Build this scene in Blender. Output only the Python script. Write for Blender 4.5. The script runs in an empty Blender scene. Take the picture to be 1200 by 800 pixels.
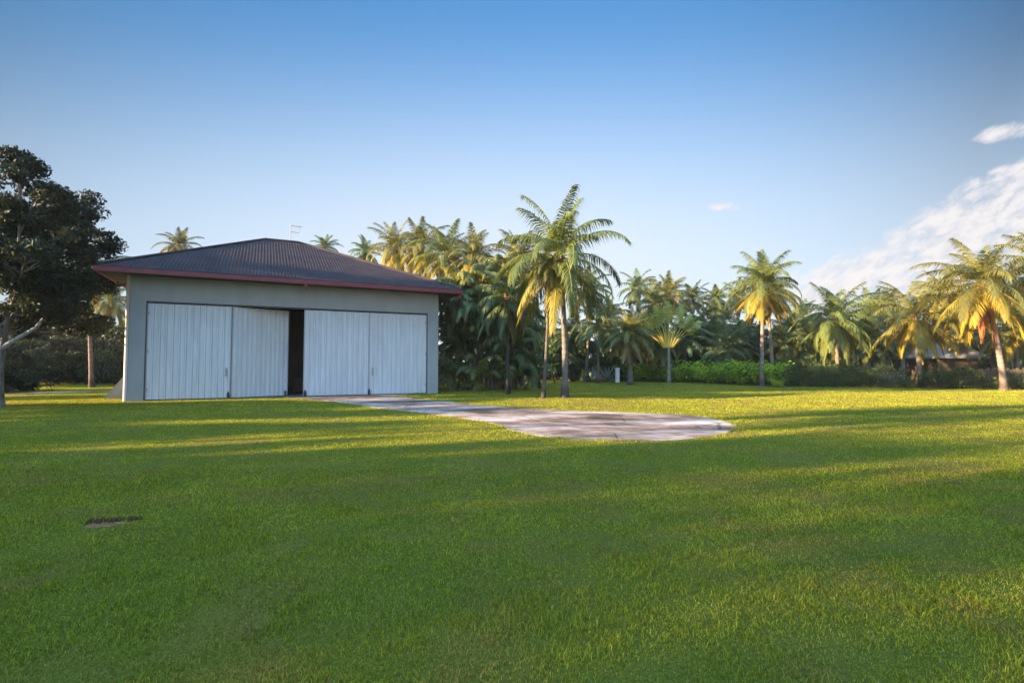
import bpy, math, random
import numpy as np
from mathutils import Vector, Matrix

C = bpy.context.scene.collection
R = math.radians
PI = math.pi

# ------------------------------------------------------------------ camera model
H_EYE, FPX, PITCH = 1.6, 600.0, math.atan(27 / 600)
SP, CP = math.sin(PITCH), math.cos(PITCH)

def ray(px, py):
    u, v = (px - 600) / FPX, (400 - py) / FPX
    return u, CP - SP * v, SP + CP * v

def gnd(px, py):
    """point of the ground seen at a place of the photograph"""
    x, y, z = ray(px, py)
    t = -H_EYE / z
    return (x * t, y * t)

def at(px, py, Y):
    """point at distance Y on the line of sight"""
    x, y, z = ray(px, py)
    return (x * Y / y, Y, H_EYE + z * Y / y)

# ------------------------------------------------------------------ helpers
def link(o, parent=None):
    C.objects.link(o)
    if parent is not None:
        o.parent = parent
    return o

def empty(name, loc=(0, 0, 0), rz=0.0):
    o = bpy.data.objects.new(name, None)
    o.location = loc
    o.rotation_euler = (0, 0, rz)
    o.empty_display_size = 0.2
    return link(o)

def tag(o, label=None, cat=None, group=None, kind=None):
    if label: o['label'] = label
    if cat: o['category'] = cat
    if group: o['group'] = group
    if kind: o['kind'] = kind
    return o

class MB:
    """collects vertices, quads and triangles for ONE mesh object"""
    def __init__(s):
        s.V, s.Q, s.T, s.K, s.n = [], [], [], [], 0
    def add(s, V, Q=None, T=None, col=(1, 1, 1)):
        V = np.asarray(V, float).reshape(-1, 3)
        col = np.asarray(col, float)
        if col.ndim == 1:
            col = np.tile(col[None, :3], (len(V), 1))
        s.V.append(V); s.K.append(col[:, :3])
        if Q is not None and len(Q): s.Q.append(np.asarray(Q, int).reshape(-1, 4) + s.n)
        if T is not None and len(T): s.T.append(np.asarray(T, int).reshape(-1, 3) + s.n)
        s.n += len(V)
    def box(s, lo, hi, M=None, col=(1, 1, 1)):
        x0, y0, z0 = lo; x1, y1, z1 = hi
        V = np.array([(x0,y0,z0),(x1,y0,z0),(x1,y1,z0),(x0,y1,z0),(x0,y0,z1),(x1,y0,z1),(x1,y1,z1),(x0,y1,z1)], float)
        if M is not None:
            V = V @ np.array(M.to_3x3()).T + np.array(M.translation)
        s.add(V, [(3,2,1,0),(4,5,6,7),(0,1,5,4),(1,2,6,5),(2,3,7,6),(3,0,4,7)], col=col)
    def tube(s, pts, rad, n=8, col=(1, 1, 1), cap=True):
        pts = np.asarray(pts, float); m = len(pts)
        rad = np.broadcast_to(np.asarray(rad, float), (m,))
        t = np.gradient(pts, axis=0)
        t /= np.linalg.norm(t, axis=1)[:, None] + 1e-9
        ref = np.array([1.0, 0, 0]) if abs(t[0, 0]) < .8 else np.array([0, 1.0, 0])
        a = np.cross(t, ref); a /= np.linalg.norm(a, axis=1)[:, None] + 1e-9
        b = np.cross(t, a)
        ang = np.arange(n) * 2 * PI / n
        V = pts[:, None] + rad[:, None, None] * (a[:, None] * np.cos(ang)[None, :, None] + b[:, None] * np.sin(ang)[None, :, None])
        i = np.arange(m - 1)[:, None] * n; j = np.arange(n)[None]; k = (j + 1) % n
        Q = np.stack([i + j, i + k, i + n + k, i + n + j], -1).reshape(-1, 4)
        V = V.reshape(-1, 3); T = []
        if cap:
            V = np.vstack([V, pts[0], pts[-1]])
            T = [(n_ + 0 * 0, (n_ + 1) % n, m * n) for n_ in range(n)] + [((m-1)*n + (n_+1) % n, (m-1)*n + n_, m*n+1) for n_ in range(n)]
        if np.ndim(col) == 2:
            col = np.repeat(np.asarray(col), n, axis=0)
            if cap: col = np.vstack([col, col[0], col[-1]])
        s.add(V, Q, T, col)
    def mesh(s, name, mat, smooth=False):
        V = np.vstack(s.V); K = np.vstack(s.K)
        Q = np.vstack(s.Q) if s.Q else np.zeros((0, 4), int)
        T = np.vstack(s.T) if s.T else np.zeros((0, 3), int)
        me = bpy.data.meshes.new(name)
        me.vertices.add(len(V)); me.vertices.foreach_set('co', V.astype(np.float32).ravel())
        loops = np.concatenate([Q.ravel(), T.ravel()]).astype(np.int32)
        st = np.concatenate([np.arange(len(Q)) * 4, len(Q) * 4 + np.arange(len(T)) * 3]).astype(np.int32)
        me.loops.add(len(loops)); me.loops.foreach_set('vertex_index', loops)
        me.polygons.add(len(st)); me.polygons.foreach_set('loop_start', st)
        me.polygons.foreach_set('use_smooth', np.full(len(st), smooth, bool))
        at_ = me.color_attributes.new('Col', 'FLOAT_COLOR', 'POINT')
        at_.data.foreach_set('color', np.hstack([K, np.ones((len(K), 1))]).astype(np.float32).ravel())
        me.update(calc_edges=True)
        me.materials.append(mat)
        return me
    def build(s, name, mat, parent=None, smooth=False):
        return link(bpy.data.objects.new(name, s.mesh(name, mat, smooth)), parent)

def bevel(o, w=0.012, seg=2):
    m = o.modifiers.new('bevel', 'BEVEL'); m.width = w; m.segments = seg; m.limit_method = 'ANGLE'
    return o

# value noise on the ground plane, used for colours of turf
_rn = np.random.RandomState(5).rand(256, 256)
def vnoise(x, y, f):
    x = x * f + 1000; y = y * f + 1000
    xi = np.floor(x).astype(int); yi = np.floor(y).astype(int)
    fx = x - xi; fy = y - yi
    fx = fx * fx * (3 - 2 * fx); fy = fy * fy * (3 - 2 * fy)
    g = lambda a, b: _rn[a % 256, b % 256]
    return (g(xi, yi) * (1 - fx) + g(xi + 1, yi) * fx) * (1 - fy) + (g(xi, yi + 1) * (1 - fx) + g(xi + 1, yi + 1) * fx) * fy

# ------------------------------------------------------------------ materials
def mat_base(name, rough=.7, spec=.3):
    m = bpy.data.materials.new(name); m.use_nodes = True
    nt = m.node_tree; b = nt.nodes['Principled BSDF']
    b.inputs['Roughness'].default_value = rough
    b.inputs['Specular IOR Level'].default_value = spec
    return m, nt, b

def nd(nt, t, **kw):
    n = nt.nodes.new(t)
    for k, v in kw.items():
        if hasattr(n, k): setattr(n, k, v)
        else: n.inputs[k].default_value = v
    return n

def ramp(nt, stops):
    n = nt.nodes.new('ShaderNodeValToRGB'); e = n.color_ramp.elements
    while len(e) < len(stops): e.new(.5)
    for i, (p, c) in enumerate(stops):
        e[i].position = p; e[i].color = (c[0], c[1], c[2], 1)
    return n

def noisy(name, c0, c1, scale=3.0, rough=.7, spec=.3, bump=0.0, bscale=40, stretch=(1, 1, 1), detail=6, lo=.3, hi=.7):
    m, nt, b = mat_base(name, rough, spec)
    tc = nd(nt, 'ShaderNodeTexCoord'); mp = nd(nt, 'ShaderNodeMapping'); mp.inputs['Scale'].default_value = stretch
    nt.links.new(tc.outputs['Object'], mp.inputs['Vector'])
    nz = nd(nt, 'ShaderNodeTexNoise', Scale=scale, Detail=detail, Roughness=.6)
    nt.links.new(mp.outputs[0], nz.inputs['Vector'])
    rp = ramp(nt, [(lo, c0), (hi, c1)])
    nt.links.new(nz.outputs['Fac'], rp.inputs[0]); nt.links.new(rp.outputs[0], b.inputs['Base Color'])
    if bump:
        n2 = nd(nt, 'ShaderNodeTexNoise', Scale=bscale, Detail=5)
        nt.links.new(mp.outputs[0], n2.inputs['Vector'])
        bp = nd(nt, 'ShaderNodeBump', Strength=bump, Distance=.02)
        nt.links.new(n2.outputs['Fac'], bp.inputs['Height']); nt.links.new(bp.outputs[0], b.inputs['Normal'])
    return m

def streaks(m, amt=.22, sx=5.0, sz=.22, tintc=(.75, .70, .62)):
    nt = m.node_tree; b = nt.nodes['Principled BSDF']; src = b.inputs['Base Color'].links[0].from_socket
    tc = nd(nt, 'ShaderNodeTexCoord'); mp = nd(nt, 'ShaderNodeMapping'); mp.inputs['Scale'].default_value = (sx, sx, sz)
    nt.links.new(tc.outputs['Object'], mp.inputs[0])
    n1 = nd(nt, 'ShaderNodeTexNoise', Scale=1.0, Detail=8, Roughness=.65); nt.links.new(mp.outputs[0], n1.inputs['Vector'])
    n2 = nd(nt, 'ShaderNodeTexNoise', Scale=.7, Detail=5, Roughness=.6); nt.links.new(tc.outputs['Object'], n2.inputs['Vector'])
    r1 = ramp(nt, [(.48, (0, 0, 0)), (.70, (1, 1, 1))]); nt.links.new(n1.outputs['Fac'], r1.inputs[0])
    r2 = ramp(nt, [(.40, (.15, .15, .15)), (.65, (1, 1, 1))]); nt.links.new(n2.outputs['Fac'], r2.inputs[0])
    ml = nd(nt, 'ShaderNodeMath'); ml.operation = 'MULTIPLY'; nt.links.new(r1.outputs[0], ml.inputs[0]); nt.links.new(r2.outputs[0], ml.inputs[1])
    m2 = nd(nt, 'ShaderNodeMath'); m2.operation = 'MULTIPLY'; m2.inputs[1].default_value = amt * 2; nt.links.new(ml.outputs[0], m2.inputs[0])
    mx = nd(nt, 'ShaderNodeMix'); mx.data_type = 'RGBA'; mx.blend_type = 'MULTIPLY'; nt.links.new(m2.outputs[0], mx.inputs[0])
    nt.links.new(src, mx.inputs[6]); mx.inputs[7].default_value = (*tintc, 1); nt.links.new(mx.outputs[2], b.inputs['Base Color'])
    return m

def leafmat(name, trans=.35, rough=.45, spec=.35, tmul=(1.25, 1.2, .5)):
    m = bpy.data.materials.new(name); m.use_nodes = True
    nt = m.node_tree; b = nt.nodes['Principled BSDF']; out = nt.nodes['Material Output']
    b.inputs['Roughness'].default_value = rough; b.inputs['Specular IOR Level'].default_value = spec
    a = nd(nt, 'ShaderNodeAttribute'); a.attribute_name = 'Col'
    oi = nd(nt, 'ShaderNodeObjectInfo')
    hs = nd(nt, 'ShaderNodeHueSaturation')
    mr = nd(nt, 'ShaderNodeMapRange'); mr.inputs['To Min'].default_value = .8; mr.inputs['To Max'].default_value = 1.2
    nt.links.new(oi.outputs['Random'], mr.inputs['Value']); nt.links.new(mr.outputs[0], hs.inputs['Value'])
    nt.links.new(a.outputs['Color'], hs.inputs['Color']); nt.links.new(hs.outputs[0], b.inputs['Base Color'])
    tr = nd(nt, 'ShaderNodeBsdfTranslucent')
    mx = nd(nt, 'ShaderNodeMix'); mx.data_type = 'RGBA'; mx.blend_type = 'MULTIPLY'
    mx.inputs[0].default_value = 1; mx.inputs[7].default_value = (*tmul, 1)
    nt.links.new(hs.outputs[0], mx.inputs[6]); nt.links.new(mx.outputs[2], tr.inputs['Color'])
    ms = nd(nt, 'ShaderNodeMixShader'); ms.inputs[0].default_value = trans
    nt.links.new(b.outputs[0], ms.inputs[1]); nt.links.new(tr.outputs[0], ms.inputs[2])
    nt.links.new(ms.outputs[0], out.inputs['Surface'])
    return m

def colmat(name, rough=.8, spec=.2, nscale=12, amt=.35, bump=.4, bs=30, stretch=(1, 1, 1)):
    """vertex colour broken up by noise (bark and the like)"""
    m, nt, b = mat_base(name, rough, spec)
    a = nd(nt, 'ShaderNodeAttribute'); a.attribute_name = 'Col'
    tc = nd(nt, 'ShaderNodeTexCoord'); mp = nd(nt, 'ShaderNodeMapping'); mp.inputs['Scale'].default_value = stretch
    nt.links.new(tc.outputs['Object'], mp.inputs['Vector'])
    nz = nd(nt, 'ShaderNodeTexNoise', Scale=nscale, Detail=6); nt.links.new(mp.outputs[0], nz.inputs['Vector'])
    mr = nd(nt, 'ShaderNodeMapRange'); mr.inputs['From Min'].default_value = .3; mr.inputs['From Max'].default_value = .7
    mr.inputs['To Min'].default_value = 1 - amt; mr.inputs['To Max'].default_value = 1 + amt
    nt.links.new(nz.outputs['Fac'], mr.inputs['Value'])
    mx = nd(nt, 'ShaderNodeVectorMath'); mx.operation = 'SCALE'
    nt.links.new(a.outputs['Color'], mx.inputs[0]); nt.links.new(mr.outputs[0], mx.inputs['Scale'])
    nt.links.new(mx.outputs[0], b.inputs['Base Color'])
    bp = nd(nt, 'ShaderNodeBump', Strength=bump, Distance=.03); n2 = nd(nt, 'ShaderNodeTexNoise', Scale=bs, Detail=4)
    nt.links.new(mp.outputs[0], n2.inputs['Vector'])
    nt.links.new(n2.outputs['Fac'], bp.inputs['Height']); nt.links.new(bp.outputs[0], b.inputs['Normal'])
    return m

M_WALL = noisy('wall_render', (.25, .265, .27), (.30, .315, .32), 1.2, .85, .2, .25, 60, (1, 1, .5))
M_DOOR = noisy('door_sheet', (.46, .475, .50), (.56, .57, .59), 1.5, .5, .4, .05, 8, (2.5, 2.5, .35))
streaks(M_WALL, .28, 1.5, .25); streaks(M_DOOR, .24, 5, .15, (.72, .66, .58))
M_ROOF = noisy('roof_sheet', (.036, .026, .030), (.060, .044, .050), 1.3, .85, .12, .1, 20)
streaks(M_ROOF, .5, 3, 3, (.6, .62, .66))
M_FASCIA = noisy('fascia_red', (.12, .022, .028), (.19, .028, .034), 2.5, .55, .4)
M_SOFFIT = noisy('soffit_dark', (.045, .03, .028), (.07, .05, .045), 2, .8)
M_DARK = noisy('dark_steel', (.018, .018, .02), (.04, .04, .042), 6, .5, .4)
M_INSIDE = noisy('inside_wall', (.10, .10, .10), (.15, .15, .145), 2, .9, .1)
M_STEEL = noisy('grey_steel', (.25, .25, .25), (.35, .35, .36), 8, .45, .5)
M_BUTT = noisy('buttress_render', (.20, .20, .205), (.28, .28, .28), 2, .9, .1, .2, 40)
M_LEAF = leafmat('palm_leaf', .3, .5, .35)
M_LEAF2 = leafmat('broad_leaf', .25, .6, .2)
M_GING = leafmat('ginger_leaf', .5, .4, .3)
M_GRASS = leafmat('grass_blade', .35, .8, .03, (1.2, 1.1, .5))
M_BARK = colmat('palm_bark', .9, .15, 9, .35, .5, 25, (1, 1, 3))
M_BARK2 = colmat('tree_bark', .9, .15, 6, .4, .6, 18, (2, 2, .6))
M_WHITE = noisy('white_paint', (.62, .62, .60), (.72, .72, .70), 3, .6)
M_TILE = noisy('clay_tile', (.28, .13, .09), (.38, .2, .14), 4, .8, .2, .4, 20)
M_THATCH = noisy('thatch', (.14, .12, .11), (.26, .23, .21), 8, .95, .05, .8, 30, (1, 1, 6))
M_WOOD = noisy('fence_wood', (.055, .040, .03), (.10, .072, .052), 5, .85, .15, .4, 30, (1, 1, .2))
M_NUT = noisy('coconut_husk', (.16, .14, .02), (.28, .18, .04), 6, .5, .4)

# ------------------------------------------------------------------ the hangar frame
A0 = np.array(gnd(148.5, 470.2))
TH = math.atan2(600, 1228)                      # direction of the front wall
AX = np.array([math.cos(TH), math.sin(TH)]); BX = np.array([-AX[1], AX[0]])

def tw(px):
    """distance along the front wall of an upright seen at px"""
    u = (px - 600) / FPX
    # x = u*y/(cos) approx for points near the horizon
    return (u * A0[1] - A0[0]) / (AX[0] - u * AX[1])

WL = tw(513.5)                                   # wall length
DEP = 13.5
HW = 5.55                                        # eave height
MH = Matrix.Translation((A0[0], A0[1], 0)) @ Matrix.Rotation(TH, 4, 'Z')

# ------------------------------------------------------------------ ground
lx = np.concatenate([[-900, -400, -200], np.linspace(-90, 90, 61), [200, 400, 900]])
ly = np.concatenate([[-300, -100], np.linspace(-40, 110, 61), [200, 400, 1200]])
gx, gy = np.meshgrid(lx, ly, indexing='ij')
m = MB(); n0, n1 = gx.shape
ii, jj = np.meshgrid(np.arange(n0 - 1), np.arange(n1 - 1), indexing='ij')
idx = ii * n1 + jj
m.add(np.stack([gx, gy, gx * 0], -1).reshape(-1, 3), np.stack([idx, idx + n1, idx + n1 + 1, idx + 1], -1).reshape(-1, 4))
mt, nt, b = mat_base('turf_soil', .95, .05)
tc = nd(nt, 'ShaderNodeTexCoord')
nz = nd(nt, 'ShaderNodeTexNoise', Scale=.8, Detail=8, Roughness=.65); nt.links.new(tc.outputs['Object'], nz.inputs['Vector'])
n2 = nd(nt, 'ShaderNodeTexNoise', Scale=35.0, Detail=4, Roughness=.7); nt.links.new(tc.outputs['Object'], n2.inputs['Vector'])
r1 = ramp(nt, [(.3, (.10, .125, .016)), (.55, (.14, .14, .022)), (.75, (.18, .13, .04))])
r2 = ramp(nt, [(.3, (.55, .55, .55)), (.7, (1.25, 1.25, 1.25))])
nt.links.new(nz.outputs['Fac'], r1.inputs[0]); nt.links.new(n2.outputs['Fac'], r2.inputs[0])
mx = nd(nt, 'ShaderNodeMix'); mx.data_type = 'RGBA'; mx.blend_type = 'MULTIPLY'; mx.inputs[0].default_value = 1
nt.links.new(r1.outputs[0], mx.inputs[6]); nt.links.new(r2.outputs[0], mx.inputs[7]); nt.links.new(mx.outputs[2], b.inputs['Base Color'])
bp = nd(nt, 'ShaderNodeBump', Strength=.8, Distance=.03); nt.links.new(n2.outputs['Fac'], bp.inputs['Height']); nt.links.new(bp.outputs[0], b.inputs['Normal'])
tag(m.build('lawn', mt), kind='structure')

# ---- concrete apron and round pad
pad_px = [(338,465.3),(352,467.6),(387,470.2),(433,477),(480,482.5),(527,488),(565,493.5),(583,498),(601,504.6),(622,509),(643,512),(675,514.6),(713,516.6),
          (737,517.2),(760,517.3),(785,516.3),(807,514.4),(832,511),(853,506.4),(861,503),(863.5,500.3),(859,497),(848,493.5),(830,489.8),(807,486.6),(775,485),(737,483.6),(680,481.6),(620,478.4),(580,476),
          (550,473.6),(515,469.2),(480,466.2),(440,464.2)]
PAD = np.array([gnd(*p) for p in pad_px])
g_, d_ = tw(338), tw(505)
# the apron runs up to the wall line
PAD = np.vstack([PAD, A0 + AX * tw(502) + BX * .02, A0 + AX * tw(336) + BX * .02])
def outline(P, n=4):
    """smooth closed outline"""
    out = []
    for i in range(len(P)):
        p0, p1, p2, p3 = P[i-1], P[i], P[(i+1) % len(P)], P[(i+2) % len(P)]
        for k in range(n):
            t = k / n
            out.append(.5 * (2*p1 + (p2-p0)*t + (2*p0-5*p1+4*p2-p3)*t*t + (3*p1-p0-3*p2+p3)*t**3))
    return np.array(out)
rs = np.random.RandomState(3)
PADS = outline(PAD[:-2], 5)
PADS = PADS[:-5]
PADS = np.vstack([PADS + rs.normal(0, .022, PADS.shape), PAD[-2:]])
import bmesh
bm = bmesh.new()
vs = [bm.verts.new((p[0], p[1], .035)) for p in PADS]
f = bm.faces.new(vs)
if f.normal.z < 0: f.normal_flip()
bm.normal_update()
r = bmesh.ops.extrude_face_region(bm, geom=[f])
for v in [g for g in r['geom'] if isinstance(g, bmesh.types.BMVert)]: v.co.z = .010
for v in vs: v.co.z = -.05
bmesh.ops.recalc_face_normals(bm, faces=bm.faces)
bmesh.ops.triangulate(bm, faces=[q for q in bm.faces if len(q.verts) > 4])
me = bpy.data.meshes.new('concrete_pad'); bm.to_mesh(me); bm.free()
mt, nt, b = mat_base('weathered_concrete', .9, .15)
tc = nd(nt, 'ShaderNodeTexCoord')
mp = nd(nt, 'ShaderNodeMapping'); mp.inputs['Rotation'].default_value = (0, 0, R(40)); mp.inputs['Scale'].default_value = (.5, .8, 1)
nt.links.new(tc.outputs['Object'], mp.inputs[0])
nA = nd(nt, 'ShaderNodeTexNoise', Scale=.8, Detail=9, Roughness=.68); nt.links.new(mp.outputs[0], nA.inputs['Vector'])
nB = nd(nt, 'ShaderNodeTexNoise', Scale=.32, Detail=5, Roughness=.6); nt.links.new(tc.outputs['Object'], nB.inputs['Vector'])
nC = nd(nt, 'ShaderNodeTexNoise', Scale=60.0, Detail=5, Roughness=.7); nt.links.new(tc.outputs['Object'], nC.inputs['Vector'])
rA = ramp(nt, [(.37, (.095, .06, .048)), (.46, (.26, .18, .15)), (.54, (.47, .355, .315)), (.64, (.66, .56, .51))])
nt.links.new(nA.outputs['Fac'], rA.inputs[0])
rB = ramp(nt, [(.38, (.5, .46, .43)), (.56, (1, 1, 1))]); nt.links.new(nB.outputs['Fac'], rB.inputs[0])
rC = ramp(nt, [(.3, (.75, .75, .75)), (.7, (1.12, 1.12, 1.12))]); nt.links.new(nC.outputs['Fac'], rC.inputs[0])
m1 = nd(nt, 'ShaderNodeMix'); m1.data_type = 'RGBA'; m1.blend_type = 'MULTIPLY'; m1.inputs[0].default_value = 1
m2 = nd(nt, 'ShaderNodeMix'); m2.data_type = 'RGBA'; m2.blend_type = 'MULTIPLY'; m2.inputs[0].default_value = 1
nt.links.new(rA.outputs[0], m1.inputs[6]); nt.links.new(rB.outputs[0], m1.inputs[7])
nt.links.new(m1.outputs[2], m2.inputs[6]); nt.links.new(rC.outputs[0], m2.inputs[7])
# cracks
vo = nd(nt, 'ShaderNodeTexVoronoi', Scale=.42); vo.feature = 'DISTANCE_TO_EDGE'
nw = nd(nt, 'ShaderNodeTexNoise', Scale=1.6, Detail=5); nt.links.new(tc.outputs['Object'], nw.inputs['Vector'])
mw = nd(nt, 'ShaderNodeMix'); mw.data_type = 'RGBA'; mw.inputs[0].default_value = .12
nt.links.new(tc.outputs['Object'], mw.inputs[6]); nt.links.new(nw.outputs['Color'], mw.inputs[7]); nt.links.new(mw.outputs[2], vo.inputs['Vector'])
rV = ramp(nt, [(0, (.35, .35, .33)), (.012, (1, 1, 1))]); nt.links.new(vo.outputs['Distance'], rV.inputs[0])
m3 = nd(nt, 'ShaderNodeMix'); m3.data_type = 'RGBA'; m3.blend_type = 'MULTIPLY'; m3.inputs[0].default_value = 1
nt.links.new(m2.outputs[2], m3.inputs[6]); nt.links.new(rV.outputs[0], m3.inputs[7])
nt.links.new(m3.outputs[2], b.inputs['Base Color'])
bp = nd(nt, 'ShaderNodeBump', Strength=.35, Distance=.02); nt.links.new(nC.outputs['Fac'], bp.inputs['Height']); nt.links.new(bp.outputs[0], b.inputs['Normal'])
me.materials.append(mt)
M_CONC = mt
tag(link(bpy.data.objects.new('concrete_pad', me)), kind='structure')

# ---- garden path left of the hangar
m = MB()
pc = [gnd(-40, 462.5), gnd(15, 461.3), gnd(60, 460), gnd(100, 459.3), gnd(140, 459)]
pc.append((pc[-1][0] + 6, pc[-1][1] + .8))
LEFTPATH = np.array(pc)
L_ = []
for k, p in enumerate(pc):
    L_ += [(p[0], p[1] - .7, .03), (p[0], p[1] + .7, .03), (p[0], p[1] - .7, -.05), (p[0], p[1] + .7, -.05)]
Q = []
for k in range(len(pc) - 1):
    a = 4 * k; c = a + 4
    Q += [(a, c, c + 1, a + 1), (a + 2, c + 2, c, a), (a + 1, c + 1, c + 3, a + 3)]
m.add(L_, Q); tag(m.build('garden_path', M_CONC), kind='structure')

# ---- bare soil scrape in the lawn
SO = np.array(gnd(126, 614))
m = MB()
rs = np.random.RandomState(8)
ang = np.linspace(0, 2 * PI, 28, endpoint=False)
rad = .17 * (1 + .25 * rs.randn(28) * .6)
ex = np.stack([np.cos(ang) * rad * 1.25, np.sin(ang) * rad * .62], -1) @ np.array([[.94, .3], [-.3, .94]])
V = [(SO[0] + e[0], SO[1] + e[1], .003) for e in ex] + [(SO[0], SO[1], .009)]
m.add(V, T=[(i, (i + 1) % 28, 28) for i in range(28)])
M_SOIL = noisy('bare_soil', (.13, .07, .03), (.30, .17, .08), 12, .95, .05, .8, 30)
tag(m.build('bare_soil', M_SOIL), kind='structure')
m = MB()
cl = []
for k in range(34):
    t = rs.rand(); p = SO + np.array([-.2 + .42 * t, .02 + .12 * t]) + rs.normal(0, .018, 2)
    s_ = .008 + .02 * rs.rand()
    m.tube([(p[0] - s_, p[1], .012), (p[0], p[1] + s_ * .4, .03 + s_), (p[0] + s_, p[1], .012)], [s_ * .5, s_, s_ * .5], 5)
tag(m.build('soil_clods', noisy('clod', (.05, .03, .016), (.11, .065, .035), 20, .95, .05)), kind='stuff')

# ------------------------------------------------------------------ HANGAR
hg = tag(empty('hangar', (A0[0], A0[1], 0), TH),
         'grey rendered hangar with dark hipped roof, red fascia and white corrugated doors', 'hangar')
oL, oR = tw(169.5), tw(501)                      # opening
zT = 4.42                                        # opening height
x1a, x1b = oL + .06, tw(271)
x3a, x3b, x4b = tw(356.5), tw(432.7), oR - .05
OV = 1.02
# front wall with its opening
m = MB(); th = .22
m.box((0, 0, 0), (oL, th, HW)); m.box((oR, 0, 0), (WL, th, HW)); m.box((oL, 0, zT), (oR, th, HW))
m.build('front_wall', M_WALL, hg)
m = MB(); m.box((0, th, 0), (.2, DEP - .2, HW)); m.build('side_wall', M_WALL, hg)
m = MB(); m.box((WL - .2, th, 0), (WL, DEP - .2, HW)); m.build('side_wall', M_WALL, hg)
m = MB(); m.box((0, DEP - .2, 0), (WL, DEP, HW)); m.build('back_wall', M_WALL, hg)
m = MB(); m.box((.2, th - .2, .0), (WL - .2, DEP - .2, .02)); m.build('floor_slab', M_INSIDE, hg)
# dark steel frame round the opening
m = MB(); m.box((oL, .03, 0), (oL + .045, .17, zT)); m.box((oR - .045, .03, 0), (oR, .17, zT)); m.box((oL + .045, .03, zT - .06), (oR - .045, .17, zT))
m.build('door_frame', M_DARK, hg)

def door(xa, xb, y, n, ang=0.0, hinge_left=True, zb=.05, zt=zT - .09):
    """corrugated sheet door: trapezoid ribs really modelled, with its steel edges"""
    w = xb - xa
    p = w / n; prof = []
    for k in range(n):
        x = k * p
        prof += [(x, 0), (x + p * .58, 0), (x + p * .68, -.052), (x + p * .90, -.052)]
    prof.append((w, 0))
    V = []; Q = []
    for (x, d) in prof:
        for dy in (0, .03):
            V += [(x, y + d + dy, zb), (x, y + d + dy, zt)]
    for k in range(len(prof) - 1):
        a = 4 * k; c = a + 4
        Q += [(a, c, c + 1, a + 1), (a + 2, a + 3, c + 3, c + 2), (a + 1, c + 1, c + 3, a + 3), (a, a + 2, c + 2, c)]
    a = 0; Q.append((0, 1, 3, 2)); c = 4 * (len(prof) - 1); Q.append((c, c + 2, c + 3, c + 1))
    V = np.array(V)
    piv = np.array([0, y, 0])
    ca, sa = math.cos(ang), math.sin(ang)
    Rm = np.array([[ca, -sa, 0], [sa, ca, 0], [0, 0, 1]])
    mm = MB(); mm.add((V - piv) @ Rm.T, Q)
    o = mm.build('door_panel', M_DOOR, hg); o.location = (xa, y, 0)
    e = MB(); e.box((-.02, -.045, zb), (.012, .05, zt)); e.box((w - .012, -.045, zb), (w + .02, .05, zt))
    e.box((.012, .034, zb + .1), (w - .012, .075, zb + .18)); e.box((.012, .034, zt - .2), (w - .012, .075, zt - .12))
    e.V = [v @ Rm.T for v in e.V]
    e.build('edge_rail', M_STEEL, o)
    return o, w, ca, sa

def bolt(o, x, y=-.07):
    mm = MB(); mm.box((x - .045, y - .03, .0), (x + .045, y + .03, .30)); mm.box((x - .075, y - .025, .12), (x + .075, y + .035, .17))
    mm.tube([(x, y - .05, .02), (x, y - .05, .36)], .018, 6)
    mm.build('drop_bolt', M_DARK, o)

def hardware(o, w, right=True):
    x = w - .16 if right else .16
    mm = MB(); mm.box((x - .03, -.085, 1.05), (x + .03, -.06, 1.45)); mm.tube([(x, -.06, 1.08), (x, -.12, 1.12), (x, -.12, 1.38), (x, -.06, 1.42)], .013, 6)
    mm.build('handle', M_STEEL, o)
    hx = .02 if right else w - .02
    for z in (.5, 2.2, 3.9):
        mm = MB(); mm.box((hx - .05, -.062, z - .07), (hx + .05, -.046, z + .07)); mm.tube([(hx, -.066, z - .08), (hx, -.066, z + .08)], .014, 6); mm.build('hinge', M_STEEL, o)
d1 = door(x1a, x1b - .03, .10, 13)
EY2 = .95
cand = np.linspace(x1b + .5, x1b + 5, 900)
pp = A0[None] + AX[None] * cand[:, None] + BX[None] * (EY2 + .1)
EX2 = cand[np.argmin(np.abs(600 + 600 * pp[:, 0] / pp[:, 1] - 337))] - x1b
LW2 = math.hypot(EX2, EY2); best = (0, math.atan2(EY2, EX2))
d2 = door(x1b + .02, x1b + LW2, .10, 12, best[1])
d3 = door(x3a, x3b - .02, .10, 12)
d4 = door(x3b + .02, x4b, .10, 13)
hardware(d1[0], d1[1]); hardware(d4[0], d4[1], False)
bolt(d1[0], d1[1] - .06); bolt(d3[0], .07); bolt(d4[0], .0)
b2 = MB(); ex_, ey_ = math.cos(best[1]) * (LW2 - .1), math.sin(best[1]) * (LW2 - .1)
b2.box((ex_ - .05, ey_ - .09, .0), (ex_ + .05, ey_ - .02, .28)); b2.build('drop_bolt', M_DARK, d2[0])

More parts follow.
